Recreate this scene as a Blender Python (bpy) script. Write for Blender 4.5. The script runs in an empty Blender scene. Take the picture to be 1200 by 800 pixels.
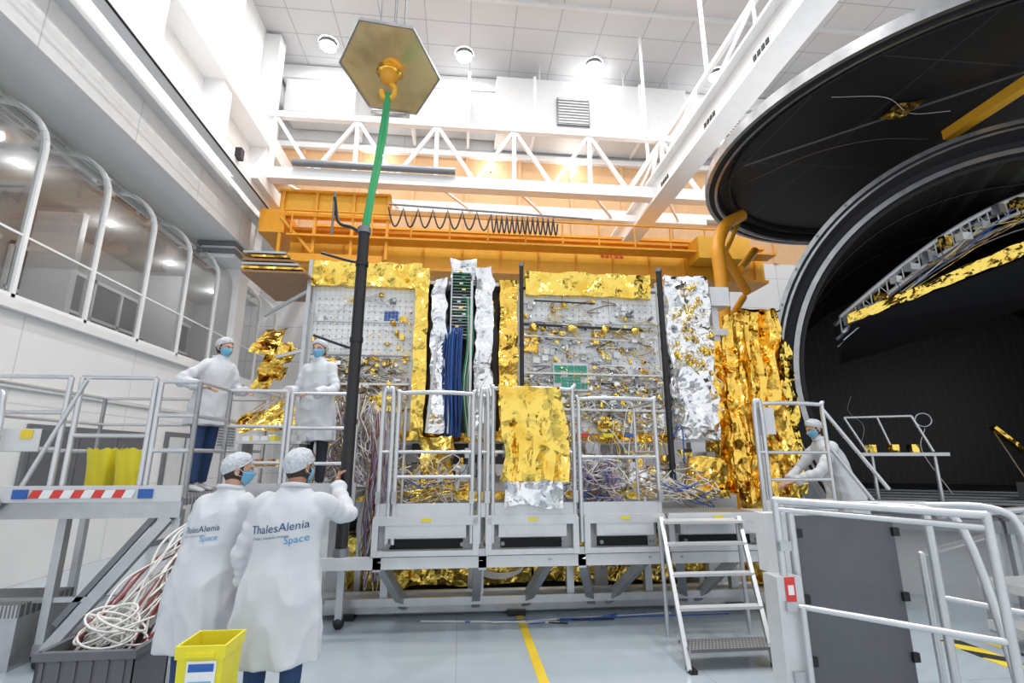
import bpy, math, random
from math import sin, cos, pi, radians, exp
from mathutils import Vector, Matrix, noise, Quaternion
from mathutils.bvhtree import BVHTree
random.seed(7)
R = random.uniform
scene = bpy.context.scene
V = Vector

# ---------------------------------------------------------------- materials
MATS = {}
def mat(name, col, rough=0.5, metal=0.0, bump=0.0, bscale=20.0, var=0.03, vscale=6.0, kind='noise', emit=None, spec=0.5, coat=0.0, dark=None):
    if name in MATS: return MATS[name]
    m = bpy.data.materials.new(name); m.use_nodes = True
    nt = m.node_tree; N = nt.nodes; L = nt.links
    b = N['Principled BSDF']
    b.inputs['Roughness'].default_value = rough
    b.inputs['Metallic'].default_value = metal
    b.inputs['Specular IOR Level'].default_value = spec
    b.inputs['Coat Weight'].default_value = coat
    tc = N.new('ShaderNodeTexCoord')
    nz = N.new('ShaderNodeTexNoise'); nz.inputs['Scale'].default_value = vscale; nz.inputs['Detail'].default_value = 3
    L.new(tc.outputs['Object'], nz.inputs['Vector'])
    cr = N.new('ShaderNodeValToRGB')
    lo = dark or [max(0, c*(1-var*2)) for c in col]; hi = [min(1, c*(1+var)) for c in col]
    cr.color_ramp.elements[0].position = 0.3; cr.color_ramp.elements[1].position = 0.7 if not dark else .5
    cr.color_ramp.elements[0].color = (*lo, 1); cr.color_ramp.elements[1].color = (*hi, 1)
    L.new(nz.outputs['Fac'], cr.inputs['Fac']); L.new(cr.outputs['Color'], b.inputs['Base Color'])
    if kind == 'foil':
        # crumpled foil: random tilt per facet at two scales, larger relief comes from the mesh
        n2 = N.new('ShaderNodeTexNoise'); n2.inputs['Scale'].default_value = bscale*0.35; n2.inputs['Detail'].default_value = 2
        L.new(tc.outputs['Object'], n2.inputs['Vector'])
        sc = N.new('ShaderNodeVectorMath'); sc.operation = 'SCALE'; sc.inputs['Scale'].default_value = 0.3
        L.new(n2.outputs['Color'], sc.inputs[0])
        mx = N.new('ShaderNodeVectorMath'); mx.operation = 'ADD'
        L.new(tc.outputs['Object'], mx.inputs[0]); L.new(sc.outputs[0], mx.inputs[1])
        ge = N.new('ShaderNodeNewGeometry'); cur = ge.outputs['Normal']
        for q, amt in ((1.0, bump), (2.4, bump*.5)):
            vo = N.new('ShaderNodeTexVoronoi'); vo.inputs['Scale'].default_value = bscale*q; vo.feature = 'SMOOTH_F1' if q < 2 else 'F1'
            if q < 2: vo.inputs['Smoothness'].default_value = .25
            L.new(mx.outputs[0], vo.inputs['Vector'])
            su = N.new('ShaderNodeVectorMath'); su.operation = 'SUBTRACT'; su.inputs[1].default_value = (.5, .5, .5)
            L.new(vo.outputs['Color'], su.inputs[0])
            s2 = N.new('ShaderNodeVectorMath'); s2.operation = 'SCALE'; s2.inputs['Scale'].default_value = amt
            L.new(su.outputs[0], s2.inputs[0])
            ad = N.new('ShaderNodeVectorMath'); ad.operation = 'ADD'
            L.new(cur, ad.inputs[0]); L.new(s2.outputs[0], ad.inputs[1]); cur = ad.outputs[0]
        nm = N.new('ShaderNodeVectorMath'); nm.operation = 'NORMALIZE'; L.new(cur, nm.inputs[0])
        L.new(nm.outputs[0], b.inputs['Normal'])
    elif bump > 0:
        n2 = N.new('ShaderNodeTexNoise'); n2.inputs['Scale'].default_value = bscale; n2.inputs['Detail'].default_value = 4
        L.new(tc.outputs['Object'], n2.inputs['Vector'])
        bp = N.new('ShaderNodeBump'); bp.inputs['Strength'].default_value = bump; bp.inputs['Distance'].default_value = 0.03
        L.new(n2.outputs['Fac'], bp.inputs['Height']); L.new(bp.outputs['Normal'], b.inputs['Normal'])
    if emit:
        b.inputs['Emission Color'].default_value = (*emit[:3], 1); b.inputs['Emission Strength'].default_value = emit[3]
    MATS[name] = m
    return m

def gridmat(name, c1, c2, w, h, mortar, axes='XY', rough=0.5, metal=0.0, offset=0.0, bump=0.0, c1b=None):
    m = bpy.data.materials.new(name); m.use_nodes = True
    nt = m.node_tree; N = nt.nodes; L = nt.links; b = N['Principled BSDF']
    b.inputs['Roughness'].default_value = rough; b.inputs['Metallic'].default_value = metal
    tc = N.new('ShaderNodeTexCoord'); sx = N.new('ShaderNodeSeparateXYZ'); cx = N.new('ShaderNodeCombineXYZ')
    L.new(tc.outputs['Object'], sx.inputs[0])
    L.new(sx.outputs[axes[0]], cx.inputs['X']); L.new(sx.outputs[axes[1]], cx.inputs['Y'])
    br = N.new('ShaderNodeTexBrick'); br.offset = offset
    br.inputs['Scale'].default_value = 1.0
    br.inputs['Brick Width'].default_value = w; br.inputs['Row Height'].default_value = h
    br.inputs['Mortar Size'].default_value = mortar; br.inputs['Mortar Smooth'].default_value = 0.1
    br.inputs['Color1'].default_value = (*c1, 1); br.inputs['Color2'].default_value = (*(c1b or c1), 1); br.inputs['Mortar'].default_value = (*c2, 1)
    L.new(cx.outputs[0], br.inputs['Vector'])
    nz = N.new('ShaderNodeTexNoise'); nz.inputs['Scale'].default_value = 1.3; nz.inputs['Detail'].default_value = 5
    L.new(tc.outputs['Object'], nz.inputs['Vector'])
    mx = N.new('ShaderNodeMixRGB'); mx.blend_type = 'MULTIPLY'; mx.inputs['Fac'].default_value = 0.06
    L.new(br.outputs['Color'], mx.inputs[1]); L.new(nz.outputs['Fac'], mx.inputs[2])
    L.new(mx.outputs[0], b.inputs['Base Color'])
    if bump:
        bp = N.new('ShaderNodeBump'); bp.inputs['Strength'].default_value = bump; bp.inputs['Distance'].default_value = 0.01; bp.invert = True
        L.new(br.outputs['Fac'], bp.inputs['Height']); L.new(bp.outputs['Normal'], b.inputs['Normal'])
    MATS[name] = m
    return m

white = mat('white_paint', (.86, .865, .87), .5, var=.012)
offw = mat('offwhite_paint', (.66, .67, .68), .55, var=.02)
galw = mat('gallery_wall_paint', (.50, .50, .49), .6, var=.03)
alu = mat('aluminium', (.56, .57, .59), .34, .75, var=.05)
aluw = mat('aluminium_white', (.66, .67, .69), .35, .2)
steel = mat('steel_dark', (.24, .25, .27), .4, .6)
flange = mat('flange_steel', (.42, .42, .43), .3, .9, var=.1)
greyp = mat('grey_panel', (.13, .135, .15), .5)
black = mat('black_plastic', (.012, .012, .014), .4)
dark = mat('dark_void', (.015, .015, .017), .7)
gold = mat('gold_foil', (1.0, .70, .15), .18, 1.0, bump=.62, bscale=8.5, kind='foil', dark=(.86, .54, .08), vscale=4)
goldd = mat('gold_foil_dark', (.97, .62, .12), .19, 1.0, bump=.75, bscale=8, kind='foil', dark=(.66, .38, .05), vscale=5)
silver = mat('silver_foil', (.88, .88, .90), .2, 1.0, bump=.6, bscale=8.5, kind='foil', dark=(.76, .76, .78), vscale=5)
orange = mat('orange_paint', (.80, .34, .02), .4)
orange2 = mat('yellow_orange_paint', (.86, .44, .03), .45)
beige = mat('beige_wall', (.66, .41, .22), .7)
yellow = mat('yellow_plastic', (.82, .72, .03), .4)
yline = mat('yellow_tape', (.82, .58, .04), .5)
red = mat('red_tape', (.72, .05, .04), .5)
blue = mat('blue_plastic', (.03, .12, .45), .4)
blueh = mat('blue_harness', (.02, .07, .25), .4)
green = mat('green_sling', (.02, .33, .11), .55)
greenp = mat('green_tape', (.04, .33, .22), .5)
pcb = mat('pcb_green', (.08, .20, .12), .4)
wcab = mat('white_cable', (.76, .75, .72), .45)
rcab = mat('maroon_cable', (.25, .04, .04), .5)
bcab = mat('brown_cable', (.28, .17, .11), .5)
vcab = mat('violet_cable', (.32, .25, .48), .5)
coatm = mat('coat_cloth', (.64, .66, .70), .9, var=.015, spec=.2)
jeans = mat('jeans', (.025, .06, .16), .85, bump=.1, bscale=120)
darkp = mat('dark_trousers', (.03, .035, .05), .85)
shoe = mat('shoe', (.65, .67, .70), .6)
skin = mat('skin', (.58, .34, .24), .5, var=.05)
skind = mat('skin_tan', (.42, .22, .15), .5, var=.05)
hairm = mat('hair', (.04, .025, .018), .7, bump=.4, bscale=90)
maskm = mat('mask_blue', (.18, .46, .68), .75)
capm = mat('cap_gauze', (.60, .63, .68), .85, bump=.5, bscale=60, var=.12, vscale=40)
inkm = mat('logo_ink', (.02, .08, .20), .6)
inkb = mat('logo_ink_light', (.06, .30, .58), .6)
eyew = mat('eye_white', (.85, .85, .85), .3)
brown = mat('brown_board', (.32, .17, .08), .5)
lampm = mat('lamp_glow', (1, 1, 1), .5, emit=(1, .98, .95, 22))
tube_m = mat('aluminium_tube', (.66, .67, .69), .27, .65)
chamb = gridmat('chamber_shroud', (.006, .006, .007), (.03, .03, .032), .09, .05, .006, 'YZ', rough=.45, bump=.8)
chamb_d = gridmat('door_shroud', (.010, .010, .011), (.05, .05, .052), 1.3, 2.6, .010, 'XY', rough=.5, bump=.3)
panelm = gridmat('osr_panel', (.84, .85, .86), (.62, .63, .64), .07, .07, .003, 'XZ', rough=.3, metal=.15, bump=.2, c1b=(.78, .79, .80))
ceilm = gridmat('ceiling_tiles', (.62, .625, .64), (.42, .43, .45), 1.5, 1.0, .02, 'XY', rough=.7)
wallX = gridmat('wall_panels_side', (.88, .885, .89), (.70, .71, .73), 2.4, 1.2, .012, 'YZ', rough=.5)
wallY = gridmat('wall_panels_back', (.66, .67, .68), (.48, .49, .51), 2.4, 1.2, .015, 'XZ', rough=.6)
floorm = gridmat('floor_resin', (.43, .50, .56), (.36, .42, .47), 2.0, 2.0, .006, 'XY', rough=.2)
tread = gridmat('perforated_tread', (.55, .56, .57), (.2, .2, .21), .03, .03, .008, 'XY', rough=.4, metal=.5, offset=.5)

def glassmat():
    m = bpy.data.materials.new('gallery_glass'); m.use_nodes = True
    N = m.node_tree.nodes; L = m.node_tree.links; N.clear()
    o = N.new('ShaderNodeOutputMaterial'); t = N.new('ShaderNodeBsdfTransparent'); g = N.new('ShaderNodeBsdfGlossy'); d = N.new('ShaderNodeBsdfDiffuse')
    t.inputs['Color'].default_value = (.93, .95, .96, 1); g.inputs['Roughness'].default_value = .04
    lw = N.new('ShaderNodeLayerWeight'); lw.inputs['Blend'].default_value = .5
    mx = N.new('ShaderNodeMixShader'); L.new(lw.outputs['Fresnel'], mx.inputs[0]); L.new(t.outputs[0], mx.inputs[1]); L.new(g.outputs[0], mx.inputs[2])
    m2 = N.new('ShaderNodeMixShader'); m2.inputs[0].default_value = .04; L.new(mx.outputs[0], m2.inputs[1]); L.new(d.outputs[0], m2.inputs[2])
    L.new(m2.outputs[0], o.inputs[0]); return m
glass = glassmat()
def stripemat():
    m = bpy.data.materials.new('hazard_stripe'); m.use_nodes = True
    N = m.node_tree.nodes; L = m.node_tree.links; b = N['Principled BSDF']
    tc = N.new('ShaderNodeTexCoord'); w = N.new('ShaderNodeTexWave'); w.bands_direction = 'DIAGONAL'; w.inputs['Scale'].default_value = 1.6
    cr = N.new('ShaderNodeValToRGB'); cr.color_ramp.interpolation = 'CONSTANT'
    cr.color_ramp.elements[0].color = (.03, .03, .03, 1); cr.color_ramp.elements[1].color = (.9, .7, .05, 1); cr.color_ramp.elements[1].position = .5
    L.new(tc.outputs['Object'], w.inputs['Vector']); L.new(w.outputs['Fac'], cr.inputs[0]); L.new(cr.outputs[0], b.inputs['Base Color']); return m
hazard = stripemat()

# ---------------------------------------------------------------- builder
class B:
    def __init__(s, name):
        s.name = name; s.v = []; s.f = []; s.m = []; s.sm = []; s.mats = []
    def mi(s, m):
        if m not in s.mats: s.mats.append(m)
        return s.mats.index(m)
    def add(s, vs, fs, m, smooth=False):
        o = len(s.v); i = s.mi(m)
        s.v.extend([tuple(p) for p in vs])
        for f in fs:
            s.f.append([k+o for k in f]); s.m.append(i); s.sm.append(smooth)
    def box(s, c, d, m, rot=None):
        c = V(c); vs = []
        for x in (-.5, .5):
            for y in (-.5, .5):
                for z in (-.5, .5):
                    p = V((x*d[0], y*d[1], z*d[2]))
                    if rot is not None: p = rot @ p
                    vs.append(c+p)
        s.add(vs, [(0,1,3,2),(4,6,7,5),(0,4,5,1),(2,3,7,6),(0,2,6,4),(1,5,7,3)], m)
    def bb(s, x0, x1, y0, y1, z0, z1, m):
        s.box(((x0+x1)/2, (y0+y1)/2, (z0+z1)/2), (x1-x0, y1-y0, z1-z0), m)
    def beam(s, a, b, w, h, m):
        a = V(a); b = V(b); d = b-a; l = d.length; d.normalize()
        up = V((0,0,1)) if abs(d.z) < .95 else V((0,1,0))
        x = d.cross(up).normalized(); u = x.cross(d)
        rot = Matrix((x, d, u)).transposed()
        s.box((a+b)/2, (w, l, h), m, rot)
    def cyl(s, a, b, r, m, n=10, r2=None):
        s.tube([a, b], r if r2 is None else [r, r2], m, n)
    def tube(s, pts, r, m, n=8, cap=True, sy=1.0):
        pts = [V(p) for p in pts]; k = len(pts)
        rr = r if isinstance(r, (list, tuple)) else [r]*k
        vs = []; nrm = None
        for i, p in enumerate(pts):
            t = (pts[min(i+1, k-1)]-pts[max(i-1, 0)])
            if t.length < 1e-7: t = V((0,0,1))
            t.normalize()
            if nrm is None:
                nrm = t.orthogonal().normalized()
            nrm = (nrm - t*nrm.dot(t))
            if nrm.length < 1e-6: nrm = t.orthogonal()
            nrm.normalize(); bn = t.cross(nrm)
            for j in range(n):
                a = 2*pi*j/n
                vs.append(p + (nrm*cos(a) + bn*sin(a)*sy)*rr[i])
        fs = []
        for i in range(k-1):
            for j in range(n):
                j2 = (j+1) % n
                fs.append((i*n+j, i*n+j2, (i+1)*n+j2, (i+1)*n+j))
        s.add(vs, fs, m, True)
        if cap:
            s.add(vs[:n], [tuple(range(n))[::-1]], m); s.add(vs[-n:], [tuple(range(n))], m)
    def lathe(s, o, ax, prof, n=72):
        o = V(o); ax = V(ax).normalized()
        h = V((0,0,1)).cross(ax)
        if h.length < .01: h = V((1,0,0))
        h.normalize(); u = ax.cross(h)
        for i in range(1, len(prof)):
            t0, r0, _ = prof[i-1]; t1, r1, m = prof[i]
            vs = []
            for (t, r) in ((t0, r0), (t1, r1)):
                for j in range(n):
                    a = 2*pi*j/n; vs.append(o+ax*t+(h*cos(a)+u*sin(a))*r)
            s.add(vs, [(j, (j+1) % n, n+(j+1) % n, n+j) for j in range(n)], m, abs(r1-r0) < .3)
    def sheet(s, fn, nu, nv, m, smooth=False):
        vs = [fn(i/nu, j/nv) for j in range(nv+1) for i in range(nu+1)]
        fs = [(j*(nu+1)+i, j*(nu+1)+i+1, (j+1)*(nu+1)+i+1, (j+1)*(nu+1)+i) for j in range(nv) for i in range(nu)]
        s.add(vs, fs, m, smooth)
    def foil(s, p0, p1, p2, p3, amp, m, cell=.06, freq=5):
        p0, p1, p2, p3 = map(V, (p0, p1, p2, p3)); amp *= .75
        nu = max(2, int(max((p1-p0).length, (p2-p3).length)/cell)); nv = max(2, int(max((p3-p0).length, (p2-p1).length)/cell))
        def fn(u, v):
            p = (p0*(1-u)+p1*u)*(1-v)+(p3*(1-u)+p2*u)*v
            return p + noise.noise_vector(p*freq)*amp + noise.noise_vector(p*freq*3.3)*amp*.3
        s.sheet(fn, nu, nv, m)
    def foilbox(s, x0, x1, y0, y1, z0, z1, amp, m, cell=.06, freq=5):
        A = lambda *q: q
        s.foil(A(x0,y0,z0), A(x1,y0,z0), A(x1,y0,z1), A(x0,y0,z1), amp, m, cell, freq)
        s.foil(A(x1,y0,z0), A(x1,y1,z0), A(x1,y1,z1), A(x1,y0,z1), amp, m, cell, freq)
        s.foil(A(x0,y1,z0), A(x0,y0,z0), A(x0,y0,z1), A(x0,y1,z1), amp, m, cell, freq)
        s.foil(A(x0,y0,z1), A(x1,y0,z1), A(x1,y1,z1), A(x0,y1,z1), amp, m, cell, freq)
        s.foil(A(x0,y1,z0), A(x1,y1,z0), A(x1,y0,z0), A(x0,y0,z0), amp, m, cell, freq)
    def ball(s, c, r, m, n=12, amp=0):
        c = V(c); rx, ry, rz = r if isinstance(r, (tuple, list)) else (r, r, r)
        def fn(u, v):
            a = 2*pi*u; e = pi*(v-.5)
            d = V((cos(e)*cos(a), cos(e)*sin(a), sin(e)))
            k = 1+amp*noise.noise((d+c)*3)
            return c+V((d.x*rx, d.y*ry, d.z*rz))*k
        s.sheet(fn, n, max(6, n//2), m, True)
    def done(s, parent=None, loc=None):
        me = bpy.data.meshes.new(s.name); me.from_pydata(s.v, [], s.f)
        for m in s.mats: me.materials.append(m)
        me.polygons.foreach_set('material_index', s.m); me.polygons.foreach_set('use_smooth', s.sm)
        me.update()
        o = bpy.data.objects.new(s.name, me); scene.collection.objects.link(o)
        if parent: o.parent = parent
        if loc: o.location = loc
        return o

def cat(pts, k=6):
    P = [V(p) for p in pts]; P = [P[0]*2-P[1]]+P+[P[-1]*2-P[-2]]; out = []
    for i in range(1, len(P)-2):
        for j in range(k):
            t = j/k; a, b, c, d = P[i-1], P[i], P[i+1], P[i+2]
            out.append(.5*((2*b)+(c-a)*t+(2*a-5*b+4*c-d)*t*t+(3*b-a-3*c+d)*t**3))
    out.append(P[-2]); return out

def empty(name, loc=(0,0,0), rz=0):
    e = bpy.data.objects.new(name, None); e.location = loc; e.rotation_euler = (0, 0, rz); e.empty_display_size = .2
    scene.collection.objects.link(e); return e

# ---------------------------------------------------------------- room
b = B('floor'); b.bb(-9.2, 16, -3, 17.2, -.1, 0, floorm); b.done()
b = B('ceiling'); b.bb(-9.2, 16, -3, 17.2, 16, 16.15, ceilm)
b.bb(-7, 16, 12.95, 13.05, 15.9, 16, offw)
b.done()
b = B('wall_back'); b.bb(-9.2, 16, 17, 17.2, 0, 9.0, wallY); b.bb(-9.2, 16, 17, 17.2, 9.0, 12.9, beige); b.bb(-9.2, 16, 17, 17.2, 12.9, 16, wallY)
for x in range(-6, 15, 2): b.bb(x-.06, x+.06, 16.9, 17, 9, 12.9, beige)
b.bb(-9, 16, 16.7, 17, 10.6, 10.8, white); b.bb(-9, 16, 16.8, 17, 12.8, 13.0, white); b.done()
b = B('wall_right'); b.bb(16, 16.2, -3, 17.2, 0, 16, wallX); b.done()
b = B('wall_left')
b.bb(-6.2, -6.0, -3, 17, 0, 3.62, wallX)
b.bb(-9.2, -6.0, -3, 17, 3.62, 3.72, white)
b.bb(-7.2, -7.0, -3, 17, 6.7, 16, wallX)
b.bb(-9.2, -7.0, -3, 17, 6.7, 6.8, galw)
b.bb(-9.2, -9.0, -3, 17, 3.7, 6.75, galw)
b.bb(-6.0, -5.96, -3, 17, 2.6, 2.66, offw)
b.done()
b = B('door_1'); b.bb(-5.995, -5.95, 10.9, 12.3, 0.01, 2.2, steel); b.bb(-5.95, -5.93, 11.0, 11.55, .1, 2.1, offw); b.bb(-5.95, -5.93, 11.65, 12.2, .1, 2.1, offw); b.done()
b = B('window_1'); b.bb(-5.995, -5.95, 7.6, 10.3, 1.2, 2.15, steel)
for k in range(3): b.bb(-5.96, -5.94, 7.68+k*.88, 8.48+k*.88, 1.28, 2.07, greyp)
b.done()
b = B('wall_vent'); b.bb(-5.995, -5.93, 12.9, 14.0, 1.9, 2.55, offw)
for k in range(8): b.bb(-5.94, -5.92, 13.0, 13.9, 1.97+k*.07, 2.0+k*.07, steel)
b.done()
g = empty('glass_gallery')
b = B('ribs'); gl = B('window_panes')
prof = [(-6.0, 3.72), (-6.0, 5.95)]+[(-6.8+.8*cos(a), 5.95+.78*sin(a)) for a in [pi/2*k/8 for k in range(1, 9)]]+[(-7.0, 6.73)]
ys = [1.7+1.3*k for k in range(12)]
for y in ys:
    for i in range(len(prof)-1):
        b.beam((prof[i][0], y, prof[i][1]), (prof[i+1][0], y, prof[i+1][1]), .08, .06, white)
b.bb(-6.04, -5.96, ys[0], ys[-1], 3.75, 3.81, white)
b.bb(-6.015, -5.985, ys[0], ys[-1], 4.62, 4.65, white); b.bb(-6.8, -6.76, ys[0], ys[-1], 6.68, 6.74, white)
b.bb(-6.06, -5.9, -3, 17, 3.6, 3.74, white)
for i in range(len(prof)-1):
    (xa, za), (xb, zb) = prof[i], prof[i+1]
    gl.add([(xa, ys[0], za), (xa, ys[-1], za), (xb, ys[-1], zb), (xb, ys[0], zb)], [(0,1,2,3)], glass, True)
b.done(g); gl.done(g)
b = B('interior_windows')
for k in range(6):
    y = 3.2+k*2.3
    b.bb(-9.0, -8.95, y, y+1.95, 3.95, 5.8, greyp); b.bb(-8.95, -8.9, y-.05, y+2.0, 4.9, 4.97, white); b.bb(-8.95, -8.9, y+.9, y+.98, 3.95, 5.8, white)
    b.bb(-8.96, -8.9, y-.06, y+2.0, 5.8, 5.88, white); b.bb(-8.96, -8.9, y-.06, y, 3.8, 5.88, white)
    b.bb(-8.3, -7.9, y+.2, y+1.3, 3.72, 4.3, offw); b.bb(-8.25, -8.2, y+.4, y+.9, 4.3, 4.65, greyp)
    b.bb(-7.85, -7.75, y+.7, y+.85, 6.66, 6.7, lampm)  # small glowing block, added to brighten the gallery interior
    pl = bpy.data.lights.new('gallery_fill', 'POINT'); pl.energy = 9; pl.shadow_soft_size = .15  # added fill light for the gallery, stands for no known fitting
    po = bpy.data.objects.new('gallery_fill_light', pl); po.location = (-7.8, y+.8, 6.4); scene.collection.objects.link(po)
for y in (6.2, 10.4, 14.2): b.bb(-8.9, -8.0, y, y+.15, 3.72, 6.7, white)
b.done(g)
b = B('trim_1'); b.bb(-7.0, -5.6, -3, 12.6, 6.9, 7.7, white)
for k in range(8): b.bb(-5.605, -5.595, -2+k*2, -1.985+k*2, 6.9, 7.7, offw)
b.bb(-7.0, -6.1, -3, 17, 8.6, 9.5, white); b.bb(-7.0, -6.4, -3, 17, 11.5, 12.1, white)
for k in range(5): b.bb(-7.0, -6.5, 3+k*3, 3.5+k*3, 7.7, 15.9, white)
b.done()
b = B('support_pillar'); b.bb(-6.5, -5.7, 12.1, 12.9, 6.5, 6.9, white); b.bb(-6.35, -5.85, 12.9, 13.4, 3.7, 9.0, white); b.bb(-6.55, -5.65, 12.0, 12.95, 6.6, 6.7, steel); b.bb(-6.55, -5.65, 12.0, 12.95, 6.8, 6.88, steel); b.done()
b = B('crane_runway_rail')
b.bb(-5.15, -4.95, -3, 16.9, 7.75, 7.95, white); b.bb(-5.5, -5.4, -3, 16.9, 8.45, 8.55, white); b.bb(-5.6, -5.4, -3, 16.9, 7.7, 7.78, offw)
for k in range(20):
    y = -2.5+k; b.beam((-5.05, y, 7.9), (-5.45, y+.5, 8.5), .05, .05, white); b.beam((-5.45, y+.5, 8.5), (-5.05, y+1, 7.9), .05, .05, white)
b.cyl((-4.9, -3, 7.7), (-4.9, 16.9, 7.7), .02, black); b.bb(-4.98, -4.85, 10.0, 10.15, 7.95, 8.2, black); b.done()

b = B('ventilation_duct')
b.bb(-6.5, 1.0, 15.9, 16.9, 13.6, 14.9, offw); b.bb(1.0, 8.2, 15.5, 16.9, 13.2, 15.3, offw); b.bb(8.2, 15.9, 15.9, 16.9, 13.4, 14.8, offw)
for x in (-4, -2, 0, 2.4, 4.8, 6.4, 10): b.bb(x-.05, x+.05, 15.42, 16.9, 13.15, 15.35, white)
for x in (3.2, 9.0, -3.4):
    b.bb(x, x+1.2, 15.4, 15.5, 13.4, 14.5, steel)
    for k in range(9): b.bb(x+.05, x+1.15, 15.37, 15.41, 13.45+k*.12, 13.5+k*.12, offw)
b.bb(-6.9, 15.9, 16.4, 16.98, 15.4, 15.95, white)
for x in (2.6, 5.8, 7.6): b.beam((x, 15.6, 15.3), (x, 15.6, 16), .05, .05, offw)
b.done()

lamp = B('ceiling_lamps')
for X in (-5, -.2, 4.6, 9.4):
    for Y in (15.3, 10.6, 5.8, 1.0):
        if Y < 15 and X == -5: X_ = -3.6
        else: X_ = X
        lamp.lathe((X_, Y, 15.98), (0,0,-1), [(0, .32, steel), (.14, .32, steel), (.14, .29, steel), (.13, .28, lampm), (.13, .001, lampm)], 20)
        ld = bpy.data.lights.new('hall_lamp', 'AREA'); ld.shape = 'DISK'; ld.size = .8; ld.energy = 55 if Y > 15 else 200; ld.color = (1, .985, .96)
        lo = bpy.data.objects.new('hall_lamp_light', ld); lo.location = (X_, Y, 15.8); scene.collection.objects.link(lo)
lamp.done()
b = B('wall_lamps')
for X, Z in ((.9, 12.3), (4.0, 12.4), (-3.2, 12.4)): b.ball((X, 16.6, Z), .16, lampm); b.cyl((X, 16.6, Z), (X, 17, Z), .04, steel)
b.done()

b = B('travelling_truss_crane')
Y = 11.4
b.bb(-5.0, 7.0, Y-.15, Y+.15, 8.25, 8.55, white); b.bb(-5.0, 7.0, Y-.08, Y+.08, 10.0, 10.16, white)
b.bb(-5.2, 7.0, Y+1.3, Y+1.5, 8.3, 8.5, white)
for k in range(6):
    x = -4.8+k*2.0
    b.beam((x, Y, 10.05), (x+1.0, Y, 8.5), .09, .09, white); b.beam((x+1.0, Y, 8.5), (x+2.0, Y, 10.05), .09, .09, white)
    b.beam((x, Y, 10.05), (x, Y, 8.5), .1, .1, white); b.beam((x, Y, 8.4), (x+1, Y+1.4, 8.4), .06, .06, white)
b.cyl((-4.2, Y-.25, 8.62), (-.3, Y-.25, 8.62), .09, steel)
b.bb(-5.4, -4.8, Y-.6, Y+1.8, 7.95, 8.3, white)
b.done()
b = B('overhead_monorail')
b.bb(4.92, 5.08, -3, 15.5, 8.15, 8.75, white); b.bb(4.75, 5.25, -3, 15.5, 8.08, 8.15, white); b.bb(4.75, 5.25, -3, 15.5, 8.75, 8.82, white)
for y in (4, 6.4, 8.2, 10.5):
    for q in range(4): b.bb(4.905, 4.925, y+q*.12, y+.08+q*.12, 8.38, 8.48, black)
for k in range(6):
    y = -1+k*2.6; b.beam((5.0, y, 8.8), (5.9, y+1.2, 11.0), .06, .06, white); b.beam((5.9, y+1.2, 11.0), (5.0, y+2.4, 8.8), .06, .06, white)
b.bb(5.85, 5.95, -3, 16, 10.95, 11.08, white)
for y in (6, 10, 14): b.beam((5.9, y, 11), (5.9, y, 16), .08, .08, white)
b.done()

b = B('overhead_bridge_crane')
b.bb(-4.4, 8.2, 12.1, 12.6, 6.35, 7.25, orange2); b.bb(-4.4, 8.2, 11.95, 12.75, 7.25, 7.32, orange); b.bb(-4.4, 8.2, 11.95, 12.75, 6.28, 6.36, orange)
b.bb(-4.4, 8.2, 13.8, 14.3, 7.2, 8.2, orange2); b.bb(-4.4, 8.2, 13.7, 14.4, 8.2, 8.28, orange)
for k in range(13): b.bb(-4.1+k, -4.06+k, 12.05, 12.1, 6.36, 7.25, orange)
b.bb(-5.0, -4.4, 11.6, 14.6, 7.0, 7.6, orange); b.bb(-4.6, -1.9, 11.7, 11.9, 7.5, 8.1, orange2)
b.bb(-4.6, -1.9, 11.6, 11.7, 7.45, 7.52, orange); b.bb(-4.6, -1.9, 11.6, 11.7, 8.1, 8.16, orange)
for x in (-4.5, -3.7, -2.8, -1.95): b.beam((x, 11.65, 6.4), (x, 11.65, 8.1), .07, .07, orange)
b.beam((-4.5, 11.6, 7.4), (-3.7, 11.6, 6.5), .06, .06, orange); b.beam((-4.3, 11.5, 6.3), (-2, 11.5, 6.3), .2, .2, orange)
b.bb(-4.3, 8.2, 11.5, 11.95, 6.9, 6.95, orange)
b.cyl((-4.4, 11.5, 7.55), (8.2, 11.5, 7.55), .025, orange)
for k in range(14): b.cyl((-4.2+k*.95, 11.5, 6.95), (-4.2+k*.95, 11.5, 7.55), .02, orange)
b.bb(6.0, 7.4, 11.4, 12.0, 6.7, 7.3, orange2)
for k in range(5): b.bb(3.6+k*.13, 3.69+k*.13, 12.07, 12.09, 6.9, 7.05, red)
b.cyl((-1.9, 11.35, 7.75), (3.2, 11.35, 7.6), .025, steel)
pts = []
x = -1.9
while x < 2.2:
    dx = .36 if x < 0.3 else .13
    for k in range(8):
        pts.append((x+dx*k/8, 11.33, 7.65-.5*sin(pi*k/8)+(0 if x < .3 else -.05)))
    x += dx
b.tube(pts, .022, black, 6); b.done()

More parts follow.
